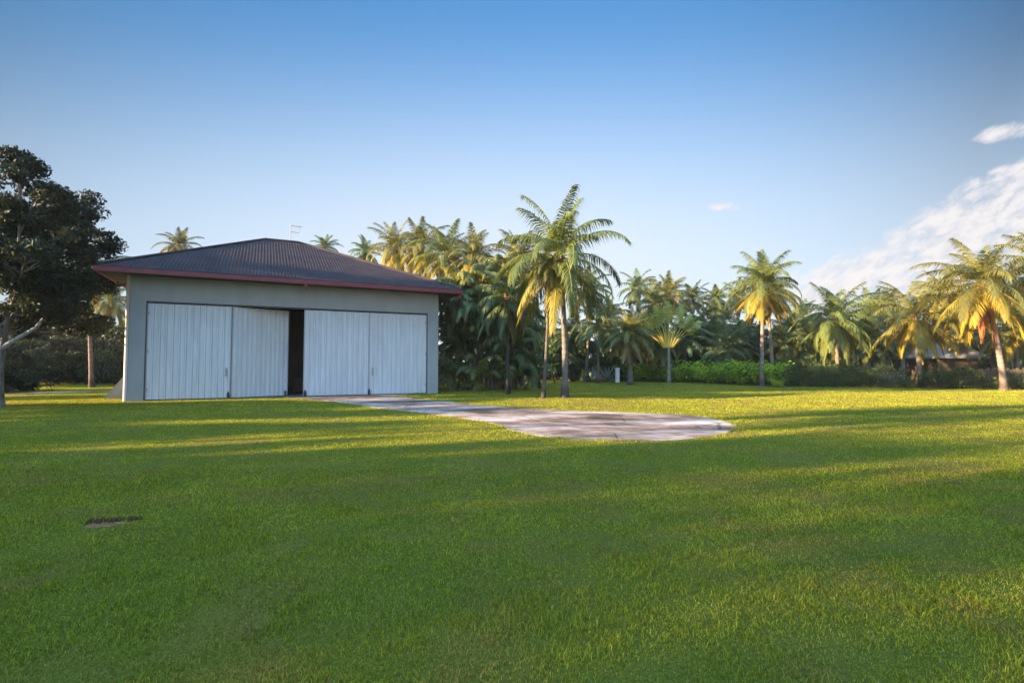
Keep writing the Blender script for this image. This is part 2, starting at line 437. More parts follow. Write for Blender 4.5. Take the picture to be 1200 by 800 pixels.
# roof: hip with a very short ridge, ribbed sheet modelled as raised battens
ex0, ex1, ey0, ey1 = -OV, WL + OV, -OV, DEP + OV
zE, zR = HW + .16, 9.15
yc = (ey0 + ey1) / 2; xc = (ex0 + ex1) / 2; rl = .55
r0, r1 = np.array([xc - 1.75, yc, zR]), np.array([xc + .1, yc, zR])
c = [np.array([ex0, ey0, zE]), np.array([ex1, ey0, zE]), np.array([ex1, ey1, zE]), np.array([ex0, ey1, zE])]
m = MB()
m.add(np.array([*c, r0, r1]), [(0, 1, 5, 4), (2, 3, 4, 5)], [(1, 2, 5), (3, 0, 4)])
def ribs(m, p, q, apex0, apex1, step=.15):
    """standing ribs down one slope, from eave p-q up to the hips"""
    e = q - p; Ln = np.linalg.norm(e); e = e / Ln
    up = (apex0 + apex1) / 2 - (p + q) / 2; up -= e * np.dot(up, e)
    Hh = np.linalg.norm(up); up /= Hh; nn = np.cross(e, up); nn *= np.sign(nn[2])
    a0, a1 = np.dot(apex0 - p, e), np.dot(apex1 - p, e)
    s = step / 2
    while s < Ln:
        h = Hh * min(1, s / a0 if a0 > 0 else 1, (Ln - s) / (Ln - a1) if Ln > a1 else 1)
        w = .022
        b0 = p + e * s - up * .05; b1 = p + e * s + up * (h - .03)
        V = [b0 - e*w*1.6, b0 + e*w*1.6, b0 + e*w + nn*.02, b0 - e*w + nn*.02, b1 - e*w*1.6, b1 + e*w*1.6, b1 + e*w + nn*.02, b1 - e*w + nn*.02]
        m.add(V, [(0,1,2,3),(5,4,7,6),(1,5,6,2),(2,6,7,3),(3,7,4,0)])
        s += step
ribs(m, c[0], c[1], r0, r1); ribs(m, c[1], c[2], r1, r1); ribs(m, c[3], c[0], r0, r0); ribs(m, c[2], c[3], r1, r0)
roof = m.build('roof', M_ROOF, hg)
m = MB()
for a_, b_ in ((c[0], r0), (c[1], r1), (c[2], r1), (c[3], r0), (r0, r1)):
    pts = [a_ + (b_ - a_) * t + np.array([0, 0, .03]) for t in np.linspace(0, 1, 8)]
    m.tube(pts, .085, 6)
m.build('ridge_cap', M_ROOF, roof, True)
m = MB(); t_ = .05; zf0, zf1 = HW - .08, HW + .13
m.box((ex0 - t_, ey0 - t_, zf0), (ex1 + t_, ey0, zf1)); m.box((ex0 - t_, ey1, zf0), (ex1 + t_, ey1 + t_, zf1))
m.box((ex0 - t_, ey0, zf0), (ex0, ey1, zf1)); m.box((ex1, ey0, zf0), (ex1 + t_, ey1, zf1))
bevel(m.build('fascia', M_FASCIA, roof), .01)
m = MB(); m.box((ex0, ey0, zf1 - .16), (ex1, ey1, zf1 - .13)); m.build('soffit', M_SOFFIT, roof)
# gutter outlet stub under the fascia, and the stubs at the eave corner
m = MB(); xs = tw(364) - .35
m.tube([(xs, ey0 + .06, zf0 + .02), (xs, ey0 + .06, zf0 - .30)], .05, 8); m.box((xs - .08, ey0, zf0 - .08), (xs + .08, ey0 + .12, zf0 + .01))
m.build('gutter_outlet', M_FASCIA, roof)
m = MB(); m.tube([(ex1 - .1, ey0 + .1, zf0 + .02), (ex1 - .1, ey0 + .1, zf0 - .2), (ex1 - .25, ey0 + .3, zf0 - .32)], .06, 8)
m.build('gutter_outlet', M_FASCIA, roof)
# antenna on the ridge
an = MB(); an.tube([(0, 0, -.4), (0, 0, 1.15)], .028, 6)
ano = an.build('antenna', M_STEEL, hg); ano.location = (xc - .35, yc, zR + .02)
an = MB()
an.tube([(-.02, 0, 1.0), (.62, 0, 1.0)], .018, 5); an.tube([(.0, 0, .62), (.5, 0, .62)], .016, 5)
for x in (.12, .3, .48, .6): an.tube([(x, -.3, 1.0), (x, .3, 1.0)], .012, 5)
an.tube([(.48, 0, .62), (.48, 0, 1.0)], .014, 5)
an.build('dipole_arms', M_STEEL, ano)
# corner downpipe catching the sun, and the sloped buttress
m = MB(); m.tube([(-.085, .06, .0), (-.085, .06, HW - .02)], .075, 12); m.build('downpipe', noisy('pipe_paint', (.5, .42, .36), (.58, .5, .44), 3, .6), hg, True)
m = MB(); by = 2.4
V = [(-1.35, by, 0), (0, by, 0), (0, by, 1.75), (-.12, by, 1.75), (-1.35, by + .35, 0), (0, by + .35, 0), (0, by + .35, 1.75), (-.12, by + .35, 1.75)]
m.add(V, [(0,1,2,3),(5,4,7,6),(0,3,7,4),(3,2,6,7)]); m.build('buttress', M_BUTT, hg)
# things inside the dark opening
m = MB(); m.box((x1b + 3, 4.5, .02), (x3a + 1.2, 5.3, .95)); m.box((x1b + 3.1, 4.46, .5), (x3a + 1.1, 4.5, .9))
tag(m.build('storage_chest', M_DARK), 'dark chest standing in the gloom behind the open hangar door', 'chest')
bpy.data.objects['storage_chest'].matrix_world = MH

# ------------------------------------------------------------------ PALMS
def bez(p0, p1, p2, n):
    t = np.linspace(0, 1, n)[:, None]
    return (1-t)**2 * np.array(p0) + 2*t*(1-t) * np.array(p1) + t*t * np.array(p2)

def frond(mb, rs, L, e0, droop, az, nl=40, ll=.85, hang=.6, w=.05, col=(.05, .09, .02), rcol=(.12, .13, .03), base=(0, 0, 0), curl=0., start=.14, spread=.85, rr=.032):
    n = 14
    s = np.linspace(0, 1, n)
    el = e0 - droop * s ** 1.4
    a = az + curl * s ** 2
    d = np.stack([np.cos(el) * np.cos(a), np.cos(el) * np.sin(a), np.sin(el)], -1)
    P = np.array(base) + np.vstack([[0, 0, 0], np.cumsum((d[:-1] + d[1:]) / 2 * (L / (n - 1)), axis=0)])
    mb.tube(P, np.linspace(rr, .006, n), 4, rcol, cap=False)
    si = np.repeat(np.linspace(start, .995, nl), 2) + rs.uniform(-.006, .006, nl * 2)
    si = np.clip(si, 0, 1)
    side = np.tile([1., -1.], nl)
    itp = lambda A: np.stack([np.interp(si, s, A[:, k]) for k in range(3)], -1)
    B, T = itp(P), itp(d)
    ai = np.interp(si, s, a)
    S = np.stack([-np.sin(ai), np.cos(ai), 0 * ai], -1) * side[:, None]
    U = np.cross(T, S) * side[:, None]
    # leaflets point forward towards the tip of the frond
    fwd = .45 + .9 * si ** 3
    d0 = T * fwd[:, None] + S * spread + U * (.22 - .1 * rs.rand(len(si)))[:, None] + rs.normal(0, .07, T.shape)
    d0 /= np.linalg.norm(d0, axis=1)[:, None]
    l = ll * np.clip(.35 + si * 3, 0, 1) * (1 - .62 * np.clip(si - .3, 0, 1) ** 1.3 / .63) * rs.uniform(.85, 1.1, len(si))
    G = np.array([0, 0, -1.0])
    hg_ = hang * rs.uniform(.7, 1.3, len(si))
    d1 = d0 + G * (hg_ * .55)[:, None]; d1 /= np.linalg.norm(d1, axis=1)[:, None]
    d2 = d0 * .8 + G * (hg_ * 1.5)[:, None]; d2 /= np.linalg.norm(d2, axis=1)[:, None]
    p1 = B + d1 * (l * .45)[:, None]; p2 = p1 + d2 * (l * .55)[:, None]
    W = np.cross(d1, S * .3 + U * .9); W /= np.linalg.norm(W, axis=1)[:, None] + 1e-9
    W = W * (w / 2)
    V = np.stack([B - W * .7, B + W * .7, p1 - W, p1 + W, p2], 1).reshape(-1, 3)
    k = np.arange(len(si)) * 5
    K = np.asarray(col) * rs.uniform(.75, 1.25, (len(si), 1))
    tip = K * np.array([1.15, 1.05, .8])
    K5 = np.stack([K, K, K, K, tip], 1).reshape(-1, 3)
    mb.add(V, np.stack([k, k + 1, k + 3, k + 2], -1), np.stack([k + 2, k + 3, k + 4], -1), K5)

GREEN = np.array([.088, .112, .028]); YEL = np.array([.26, .19, .022]); DARKG = np.array([.066, .096, .042]); DEAD = np.array([.22, .105, .035]); OLIVE = np.array([.125, .125, .028])

def crown_mesh(seed, L=3.7, n=26, yellow=.3, col=GREEN, ycol=YEL, low=-.7, nl=50, ll=.95, hang=.6, name='crown', up=1.45, w=.052, rig=1.0):
    rs = np.random.RandomState(seed); mb = MB()
    for k in range(n):
        f = k / (n - 1)                        # 0 newest, 1 oldest
        e0 = up * (1 - f) + low * f + rs.normal(0, .07)
        dr = (.62 + .95 * math.sin(PI * min(1, f * 1.1)) ** .8 + .25 * f) * rs.uniform(.8, 1.2) * rig
        if e0 < -.2: dr *= .6
        y = max(0, min(1, (f - (1 - yellow)) / max(yellow, .01))) if yellow > 0 else 0
        y = min(1, y * 1.5) * rs.uniform(.6, 1)
        c_ = col * (1 - y) + ycol * y
        c_ = c_ * rs.uniform(.85, 1.15)
        frond(mb, rs, L * rs.uniform(.82, 1.05) * (.72 + .28 * math.sin(PI * (.15 + .7 * f))) , e0, dr, k * 2.39996 + rs.normal(0, .18), nl, ll * rs.uniform(.85, 1.1), hang + .25 * f, w,
              c_, c_ * np.array([1.7, 1.5, 1.2]), (0, 0, .12 - .25 * f), rs.normal(0, .25))
    # fibrous heart
    mb.tube([(0, 0, -.45), (0, 0, -.15), (0, 0, .12), (0, 0, .5)], [.13, .21, .17, .05], 9, (.16, .10, .045))
    for k in range(9):
        a = rs.rand() * 6.28
        mb.tube([(.1*math.cos(a), .1*math.sin(a), -.2), (.25*math.cos(a), .25*math.sin(a), .1), (.5*math.cos(a), .5*math.sin(a), .25 - .3*rs.rand())], [.05, .035, .01], 5, (.2, .14, .05))
    return mb.mesh(name, M_LEAF)

def old_mesh(seed, n=6, L=2.6, col=DEAD, e=(-1.45, -1.05), nl=30, dirs=None):
    rs = np.random.RandomState(seed); mb = MB()
    for k in range(n):
        az = (dirs[k] if dirs else k * 2.4 + rs.normal(0, .2))
        frond(mb, rs, L * rs.uniform(.7, 1.1), rs.uniform(*e), .25, az, nl, .5, .9, .045, col * rs.uniform(.7, 1.2), col * .9, (.12*math.cos(az), .12*math.sin(az), -.25), 0, .2, .5)
    return mb.mesh('old_fronds', M_LEAF)

def nuts_mesh(seed, n=14):
    rs = np.random.RandomState(seed); mb = MB()
    for k in range(n):
        a = k * 2.4; r_ = .28 + .1 * rs.rand(); z = -.35 - .3 * rs.rand()
        p = np.array([r_ * math.cos(a), r_ * math.sin(a), z])
        mb.tube([p + (0, 0, .15), p + (0, 0, .11), p + (0, 0, .03), p - (0, 0, .06), p - (0, 0, .12), p - (0, 0, .14)], [.02, .07, .115, .11, .06, .01], 8)
    return mb.mesh('coconut_cluster', M_NUT, True)

def trunk_mesh(p0, p1, r0, r1, bend=(0, 0), seed=0, col=(.17, .14, .115)):
    rs = np.random.RandomState(seed)
    p0 = np.array(p0, float); p1 = np.array(p1, float)
    mid = (p0 + p1) / 2 + np.array([bend[0], bend[1], 0])
    n = 46
    P = bez(p0, mid, p1, n); t = np.linspace(0, 1, n)
    rad = r0 + (r1 - r0) * t + r0 * .55 * np.exp(-t * 16)
    rad = rad * (1 + .035 * np.where(np.arange(n) % 2, 1, -1)) * rs.uniform(.97, 1.03, n)
    K = np.array(col)[None] * rs.uniform(.75, 1.2, (n, 1)) * np.where(np.arange(n) % 2, 1.06, .86)[:, None]
    K[:4] *= .45
    mb = MB(); mb.tube(P, rad, 10, K)
    return mb.mesh('trunk', M_BARK, True)

CR = {}
CR['coco'] = [crown_mesh(11, 3.9, 34, .28, low=-1.0), crown_mesh(12, 3.8, 32, .34, low=-.95), crown_mesh(13, 3.7, 32, .2, low=-1.05)]
CR['gold'] = [crown_mesh(21, 3.8, 34, .62, OLIVE, YEL * 1.1, -.95), crown_mesh(22, 3.7, 33, .55, OLIVE, YEL, -1.0)]
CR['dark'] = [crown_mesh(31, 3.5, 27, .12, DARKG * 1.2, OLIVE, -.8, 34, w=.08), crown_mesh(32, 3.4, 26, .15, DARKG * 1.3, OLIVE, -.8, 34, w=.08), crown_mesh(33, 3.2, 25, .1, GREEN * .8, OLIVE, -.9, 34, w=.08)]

def palm(label, base, top, r=.14, kind='coco', var=0, size=1.0, rz=0.0, bend=(0, 0), group=None, old=None, nuts=None, mesh=None, tcol=(.17, .14, .115), name='coconut_palm', tilt=(0, 0)):
    t = tag(empty(name, (base[0], base[1], 0)), label, 'palm', group)
    top = np.array(top) - np.array([base[0], base[1], 0])
    me = trunk_mesh((0, 0, -.05), top - np.array([0, 0, .1]), r * 1.05, r * .7, bend, var + 3, tcol)
    link(bpy.data.objects.new('trunk', me), t)
    def child(me_):
        o = link(bpy.data.objects.new(me_.name.split('.')[0], me_), t)
        o.location = top; o.rotation_euler = (tilt[0], tilt[1], rz); o.scale = (size,) * 3
        return o
    child(mesh if mesh else CR[kind][var])
    if old: child(old)
    if nuts: child(nuts)
    return t

G_BACK = 'palms in the grove beyond the lawn'
# centre palm and its slender neighbour
gA = gnd(661.5, 466); pA = at(655, 302, gA[1] + .3)
cen = crown_mesh(47, 4.4, 34, .36, GREEN * 1.1, YEL, -1.15, 66, 1.05, .8, up=1.5, w=.045, rig=1.0)
palm('tall coconut palm with a thick grey trunk standing alone beyond the concrete pad', gA, pA, .155, mesh=cen, rz=.4, bend=(.25, 0), nuts=nuts_mesh(2), old=old_mesh(4, 4, 2.2, DEAD * .8), tcol=(.15, .13, .115))
gB = gnd(637, 467); pB = at(644, 312, gB[1])
palm('slim palm with thin dark trunk just left of the tall lone palm', (gB[0], gB[1] + .25), pB, .085, 'coco', 1, .34, 2.1, (.08, 0), tcol=(.10, .085, .07))
# twin palms
gC = gnd(893, 452.5); pC = at(895, 336, gC[1])
palm('palm with golden lower fronds, left and nearer of two crossed trunks by the bright hedge', gC, pC, .15, mesh=crown_mesh(51, 3.6, 33, .42, GREEN * 1.2, YEL * 1.3, -.8, 50), rz=1.0, bend=(-.1, 0), tcol=(.2, .15, .13))
yC2 = gC[1] + 3.2; pC2 = at(899, 347, yC2)
palm('pale slim trunk palm, right and farther of two crossed trunks by the bright hedge', (at(906, 430, yC2)[0], yC2), pC2, .15, 'gold', 1, .82, 2.4, (.05, 0), tcol=(.26, .195, .155))
# right palms
yD = 38; pD = at(980, 376, yD)
palm('bushy green palm between the crossed trunks and the golden palms, trunk hidden', (pD[0], yD), pD, .16, mesh=crown_mesh(61, 3.8, 36, .2, GREEN * 1.25, OLIVE * 1.3, -1.0), size=.98, rz=.7)
yE = 35.5; pE = at(1072, 372, yE)
palm('low palm with long golden drooping fronds in front of the white house', (pE[0] + .3, yE), pE, .17, mesh=crown_mesh(71, 3.8, 32, .5, OLIVE * 1.05, YEL * 1.45, -1.05), size=1.0, rz=.2, old=old_mesh(7, 3, 2.4, YEL * 1.2))
gF = gnd(1176.5, 457); pF = at(1150, 334, gF[1])
palm('leaning palm with pale trunk and dead orange fronds hanging below its crown', gF, pF, .17, mesh=crown_mesh(81, 4.3, 38, .42, OLIVE * .75, YEL * 1.35, -1.05, 54, 1.0), size=1.0, rz=.9, bend=(.45, 0), nuts=nuts_mesh(5, 16), old=old_mesh(9, 9, 3.3, np.array([.42, .125, .035]), (-1.55, -1.25), dirs=[-2.6, -2.2, -1.9, -2.4, -1.5, -2.9, 2.9, -2.0, -2.7]), tcol=(.22, .165, .135))
yG = 34; pG = at(1222, 312, yG)
palm('tall palm cut by the right edge of the frame', (pG[0] + .6, yG), pG, .16, 'gold', 0, 1.0, 2.2)
yG2 = 37; pG2 = at(1190, 385, yG2)
palm('low golden palm behind the leaning pale trunk', (pG2[0], yG2), pG2, .15, 'gold', 1, .85, .5)
# low palm with brown skirt
yH = 40; pH = at(738, 393, yH)
palm('low green palm with a skirt of dead brown fronds above the grey agaves', (pH[0], yH), pH, .2, mesh=crown_mesh(91, 3.6, 36, .35, OLIVE * 1.25, np.array([.26, .17, .05]), -.75), size=.85, rz=1.3, old=old_mesh(12, 11, 2.5, np.array([.30, .18, .09]), (-1.3, -.7)))

bg = [  # px, crown py, Y, kind, var, size, label
 (210, 289, 62, 'gold', 1, .88, 'distant palm crown showing above the left slope of the hangar roof'),
 (381, 290, 75, 'dark', 0, .80, 'small dark palm crown showing just right of the roof antenna'),
 (428, 296, 62, 'dark', 1, .80, 'dark palm crown low above the right slope of the roof'),
 (464, 292, 50, 'gold', 0, 1.0, 'yellowish palm crown above the middle of the right roof slope'),
 (494, 291, 45, 'gold', 1, .95, 'golden palm between the right roof slope and the palm clump'),
 (524, 300, 40, 'coco', 0, .95, 'green palm rising behind the left side of the palm clump'),
 (556, 303, 39, 'gold', 0, .85, 'palm with sunlit golden top behind the palm clump'),
 (607, 305, 38, 'gold', 1, .85, 'golden topped palm between the clump and the slim palm'),
 (690, 340, 46, 'dark', 2, .9, 'dark palm crown half hidden behind the tall lone palm'),
 (700, 380, 44, 'dark', 0, .95, 'shaded low palm behind the tall lone palm, above the agaves'),
 (747, 338, 62, 'dark', 1, .95, 'distant dark palm crown poking up over the low skirted palm'),
 (784, 345, 56, 'gold', 1, .95, 'yellow green palm rising behind the fan shaped traveller palm'),
 (766, 358, 50, 'coco', 2, .9, 'mid green palm behind the low skirted palm, right side'),
 (812, 352, 64, 'dark', 0, .95, 'dark palm crown just right of the yellow green palm'),
 (818, 385, 50, 'dark', 2, 1.05, 'shaded palm with spreading fronds right of the traveller palm'),
 (838, 352, 70, 'dark', 2, 1.0, 'far thin palm crown between the traveller palm and crossed trunks'),
 (848, 378, 54, 'coco', 0, .9, 'green palm low left of the crossed trunks'),
 (866, 350, 60, 'dark', 1, .9, 'dark palm crown touching the left of the golden crown'),
 (862, 405, 46, 'coco', 2, .85, 'low palm behind the bright hedge, left of the crossed trunks'),
 (928, 392, 46, 'coco', 1, .9, 'low palm behind the bright hedge, right of the crossed trunks'),
 (940, 372, 58, 'dark', 0, .95, 'dark palm between the crossed trunks and the bushy green palm'),
 (1022, 372, 48, 'coco', 2, 1.0, 'green palm between the bushy green palm and the low golden palm'),
 (1040, 360, 60, 'dark', 2, .95, 'far palm crown over the pink roof'),
 (1105, 345, 46, 'gold', 1, .95, 'golden green palm behind and left of the leaning palm'),
 (1112, 388, 41, 'gold', 0, .75, 'small golden palm beside the thatched hut'),
 (1180, 350, 48, 'coco', 0, 1.0, 'green palm behind the leaning palm crown, right side'),
 (620, 372, 47, 'dark', 1, .9, 'shaded palm with a lamp on its trunk, between clump and slim palm'),
 (128, 352, 47, 'coco', 1, .85, 'palm glimpsed between the dark leafy tree and the hangar'),
]
for i, (px, py, Y, k, v, s, lab) in enumerate(bg):
    p = at(px, py, Y)
    palm(lab, (p[0] + .4 * math.sin(i * 2.1), Y), p, .14, k, v, s, i * 1.37, (.25 * math.sin(i * 1.7), 0), G_BACK, tilt=(.12 * math.sin(i * 3.1), .12 * math.cos(i * 2.3)))
# sunlit trunk left of the hangar
gT = gnd(107.5, 454); pT = at(103, 318, gT[1])
palm('palm with orange sunlit trunk on the strip of lawn left of the hangar', gT, pT, .14, 'coco', 0, .9, .3, tcol=(.2, .13, .10))

# ---- traveller's palm
gI = gnd(784, 448.5); zI = at(784, 405, gI[1])[2]
tp = tag(empty('traveller_palm', (gI[0], gI[1], 0), R(8)), 'slim traveller palm, flat fan of leaves with yellow stalks over the bright hedge', 'palm')
link(bpy.data.objects.new('trunk', trunk_mesh((0, 0, -.05), (0, 0, zI), .16, .13, (0, 0), 2, (.22, .2, .16))), tp)
rs = np.random.RandomState(77)
st, lf = MB(), MB()
for k in range(15):
    f = (k - 7) / 7; a = f * .80
    Lp, Ll = 1.4 * rs.uniform(.9, 1.1), 2.7 * rs.uniform(.8, 1.1) * (1 - .2 * abs(f))
    n = 12; s = np.linspace(0, 1, n)
    aa = a * (1 + .5 * s ** 2) + .2 * f * s
    P = np.vstack([[0, 0, 0], np.cumsum(np.stack([np.sin(aa), .1 * math.sin(k * 2.) * s, np.cos(aa)], -1)[:-1] * (Lp + Ll) / (n - 1), axis=0)])
    P[:, 0] += .05 * k - .35; P[:, 1] += .03 * (-1) ** k
    ns = 6
    st.tube(P[:ns + 1], np.linspace(.12, .035, ns + 1), 6, np.outer(np.linspace(1.2, .8, ns + 1), (.50, .36, .06)))
    # torn paddle blade
    Pb = P[ns:]; m_ = len(Pb)
    sd = np.array([0, 1.0, 0]) * .75 + np.array([math.cos(a), 0, -math.sin(a)]) * .6 * (-1) ** k
    for q in range(m_ - 1):
        for sgn in (1, -1):
            for z in range(3):
                t0, t1 = z / 3 + .02, (z + 1) / 3 - .02
                e0_, e1_ = Pb[q] * (1 - t0) + Pb[q+1] * t0, Pb[q] * (1 - t1) + Pb[q+1] * t1
                wd = .55 * math.sin(PI * (.12 + .8 * (q + .5) / (m_ - 1))) * rs.uniform(.75, 1.1)
                o_ = sd * sgn * wd + np.array([0, 0, -.16 * wd * 2 * rs.rand()]) + (Pb[q+1] - Pb[q]) * .3
                lf.add([e0_, e1_, e1_ + o_, e0_ + o_], [(0, 1, 2, 3)], col=np.array([.34, .33, .07]) * rs.uniform(.7, 1.2))
o = st.build('leaf_stalks', M_LEAF, tp); o.location = (0, 0, zI - .15)
o = lf.build('leaf_fan', M_LEAF, tp); o.location = (0, 0, zI - .15)

# ---- palm clump against the right corner of the hangar
pc = np.array(gnd(562, 458.0)) + np.array([.3, 1.9])
cp = tag(empty('palm_clump', (pc[0], pc[1], 0)), 'dense dark clump of drooping palms against the right corner of the hangar', 'palm clump')
rs = np.random.RandomState(101)
stem, fo = MB(), MB()
for k in range(27):
    a = k * 2.4; r_ = 1.9 * ((k + .5) / 27) ** .5
    bx, by_ = r_ * math.cos(a) * 1.15, r_ * math.sin(a) * .8
    hgt = [8.0, 7.5, 7.0, 7.7, 6.9, 6.4, 5.8, 6.7, 4.6, 6.2, 5.2, 3.6, 6.0, 2.6, 4.2, 5.4, 3.2, 5.0, 2.2, 4.4, 5.8, 1.6, 3.4, 5.0, 2.8, 1.4, 3.9][k]
    tx, ty = bx * 1.3 + rs.normal(0, .15), by_ * 1.3
    stem.tube(bez((bx, by_, -.05), (bx * .9, by_ * .9, hgt * .5), (tx, ty, hgt), 12), np.linspace(.08, .045, 12), 7, (.07, .065, .045))
    nf = 14 if k < 5 else 12
    for q in range(nf):
        f = q / (nf - 1)
        if hgt > 6.3: c_ = OLIVE * 1.3 * (1 - .5 * f) + GREEN * .8 * f  # tallest crowns coloured lighter: sunlit top put into the leaf colour
        else: c_ = DARKG * 1.0 + GREEN * .45
        frond(fo, rs, rs.uniform(1.9, 2.7), 1.25 - 1.6 * f, 1.6 + .8 * rs.rand(), q * 2.4 + k, 26, .75, 1.25, .09, c_ * rs.uniform(.75, 1.3), c_ * 1.5, (tx, ty, hgt - .35 * f), rs.normal(0, .3), .12, .7, .022)
for k in range(150):                                    # young growth from the ground up hides the stems
    a = k * 2.4; r_ = 2.1 * (.35 + .65 * rs.rand()); z0 = 6.0 * rs.rand() ** 1.2
    bx, by_ = r_ * math.cos(a) * 1.15, r_ * math.sin(a) * .8
    frond(fo, rs, rs.uniform(1.5, 2.4), rs.uniform(.75, 1.35), rs.uniform(1.3, 2.3), a + rs.normal(0, .5), 24, .7, 1.1, .085, (DARKG * .6 + GREEN * 1.0) * rs.uniform(.6, 1.5), GREEN, (bx, by_, z0), rs.normal(0, .3), .1, .7, .02)
stem.build('stems', M_BARK, cp, True); fo.build('fronds', M_LEAF, cp)
# second clump portion, a separate slim palm to its right with dark trunk
gK = gnd(595.5, 461.5); pK = at(594, 350, gK[1])
palm('dark trunked palm with drooping fronds at the right edge of the clump', gK, pK, .11, mesh=crown_mesh(111, 2.7, 24, .1, DARKG * .9 + GREEN * .4, OLIVE, -1.1, 34, .75, 1.1, w=.07), size=1.0, rz=.4, tcol=(.05, .045, .04))

# ------------------------------------------------------------------ LEAFY TREES
def leaves(mb, rs, cen, rad, n, size, col, var=.35, up=.35):
    """n leaf faces filling an ellipsoid, denser to its skin"""
    d = rs.normal(size=(n, 3)); d /= np.linalg.norm(d, axis=1)[:, None]
    r_ = rs.rand(n) ** .45
    P = np.asarray(cen) + d * r_[:, None] * np.asarray(rad)
    nrm = d * .8 + rs.normal(0, .6, (n, 3)) + np.array([0, 0, up]); nrm /= np.linalg.norm(nrm, axis=1)[:, None]
    t = np.cross(nrm, rs.normal(size=(n, 3))); t /= np.linalg.norm(t, axis=1)[:, None] + 1e-9
    t[:, 2] -= .35; t /= np.linalg.norm(t, axis=1)[:, None]
    s_ = np.cross(nrm, t)
    L = (size * rs.uniform(.65, 1.3, n))[:, None]
    V = np.stack([P - t * L * .5, P + s_ * L * .24 + nrm * L * .07, P + t * L * .5 - nrm * L * .05, P - s_ * L * .24 + nrm * L * .07], 1).reshape(-1, 3)
    k = np.arange(n) * 4
    K = np.asarray(col) * (1 + var * rs.uniform(-1, 1, (n, 1))) * np.array([1, 1, 1]) + np.abs(rs.normal(0, .006, (n, 1))) * np.array([1, .7, .1])
    mb.add(V, np.stack([k, k + 1, k + 2, k + 3], -1), col=np.repeat(K, 4, axis=0))

def tree_parts(seed, trunk, blobs, limb_r=.07, leaf=.17, per=240, clump=.75, col=(.030, .052, .016), tr=.16, bark=(.2, .17, .14)):
    """trunk = polyline; blobs = (centre, radii, number of clumps). Returns (trunk mesh, crown mesh)"""
    rs = np.random.RandomState(seed); tm, cm = MB(), MB()
    tp_ = np.array(trunk, float)
    t = np.linspace(0, 1, 24); cl_ = np.linspace(0, 1, len(tp_))
    P = np.stack([np.interp(t, cl_, tp_[:, k]) for k in range(3)], -1)
    P[1:-1] = (P[:-2] + P[1:-1] * 2 + P[2:]) / 4
    tm.tube(P, tr * (1 - .75 * t) + tr * .5 * np.exp(-t * 14), 9, np.array(bark)[None] * rs.uniform(.8, 1.2, (24, 1)))
    for (c0, rd, n) in blobs:
        c0 = np.array(c0, float); rd = np.array(rd, float)
        # a limb to the blob, then twigs to each clump
        j = int(np.clip(np.interp(c0[2] - rd[2] * .9, P[:, 2], np.arange(24)), 5, 22))
        limb = bez(P[j], P[j] * .4 + c0 * .6 + np.array([0, 0, -.3 * rd[2]]), c0, 9)
        tm.tube(limb, np.linspace(limb_r, limb_r * .35, 9), 6, bark)
        for q in range(n):
            d = rs.normal(size=3); d /= np.linalg.norm(d); d *= rs.uniform(.25, 1) ** .5
            cc = c0 + d * rd
            a = limb[rs.randint(3, 9)]
            tm.tube(bez(a, (a + cc) / 2 + rs.normal(0, .12, 3), cc, 5), np.linspace(limb_r * .35, .01, 5), 4, bark, cap=False)
            cs = clump * rs.uniform(.55, 1.2)
            leaves(cm, rs, cc, (cs, cs, cs * .7), int(per * (cs / clump) ** 2), leaf, np.asarray(col) * rs.uniform(.7, 1.35))
    return tm.mesh('trunk', M_BARK2, True), cm.mesh('crown', M_LEAF2)

def place(name, cat, label, meshes, loc, rz=0, s=1.0, group=None):
    t = tag(empty(name, loc, rz), label, cat, group)
    for me in meshes:
        o = link(bpy.data.objects.new(me.name.split('.')[0], me), t)
        o.scale = (s,) * 3 if np.ndim(s) == 0 else s
    return t

# left foreground tree
gL = np.array(gnd(-1, 477.5)); YL = gL[1]
def lt(px, py, dy=0.):
    p = np.array(at(px, py, YL + dy)); return tuple(p - np.array([gL[0], gL[1], 0]))
def rp_(px): return px * YL / 600
blobs = []
for (px, py, dy, rx, rz, n) in [(22, 195, 0, 20, 22, 5), (40, 235, .3, 45, 30, 12), (85, 245, 3.2, 34, 28, 9), (5, 260, .5, 45, 42, 14), (58, 290, 1.4, 44, 38, 14),
                                (108, 290, 4.6, 34, 38, 10), (20, 320, -.8, 46, 34, 13), (70, 335, 2.2, 38, 28, 11), (112, 325, 5.0, 30, 30, 8), (100, 380, 5.0, 34, 22, 8), (35, 362, 1.0, 45, 26, 10),
                                (80, 372, 3.4, 32, 22, 7), (-45, 300, .5, 50, 80, 18), (-40, 220, .5, 45, 40, 10), (20, 280, 2.6, 60, 60, 16), (30, 300, -2.2, 45, 50, 12), (0, 378, -.3, 40, 20, 6), (64, 352, .2, 26, 20, 8), (36, 345, -.6, 30, 24, 8)]:
    blobs.append((lt(px, py, dy), (rp_(rx), rp_(rx) * .9, rp_(rz)), n))
trunkL = [(0, 0, -.05), lt(-1, 440), lt(2, 408), lt(6, 390), lt(14, 345), lt(22, 290), lt(24, 215)]
mL = tree_parts(5, trunkL, [(a_, b_, int(c_ * 1.25)) for a_, b_, c_ in blobs], .05, .20, 230, .56, (.013, .025, .013), .13, (.13, .12, .11))
tL = place('leafy_tree', 'tree', 'big dark leafy tree with a pale forked trunk left of the hangar', mL, (gL[0], gL[1], 0))
m = MB(); br = [lt(2, 408), lt(14, 400), lt(28, 392), lt(42, 384), lt(52, 372), lt(58, 362)]
m.tube(br, [.085, .08, .07, .062, .05, .03], 8, (.27, .255, .24)); m.build('bough', M_BARK2, tL, True)

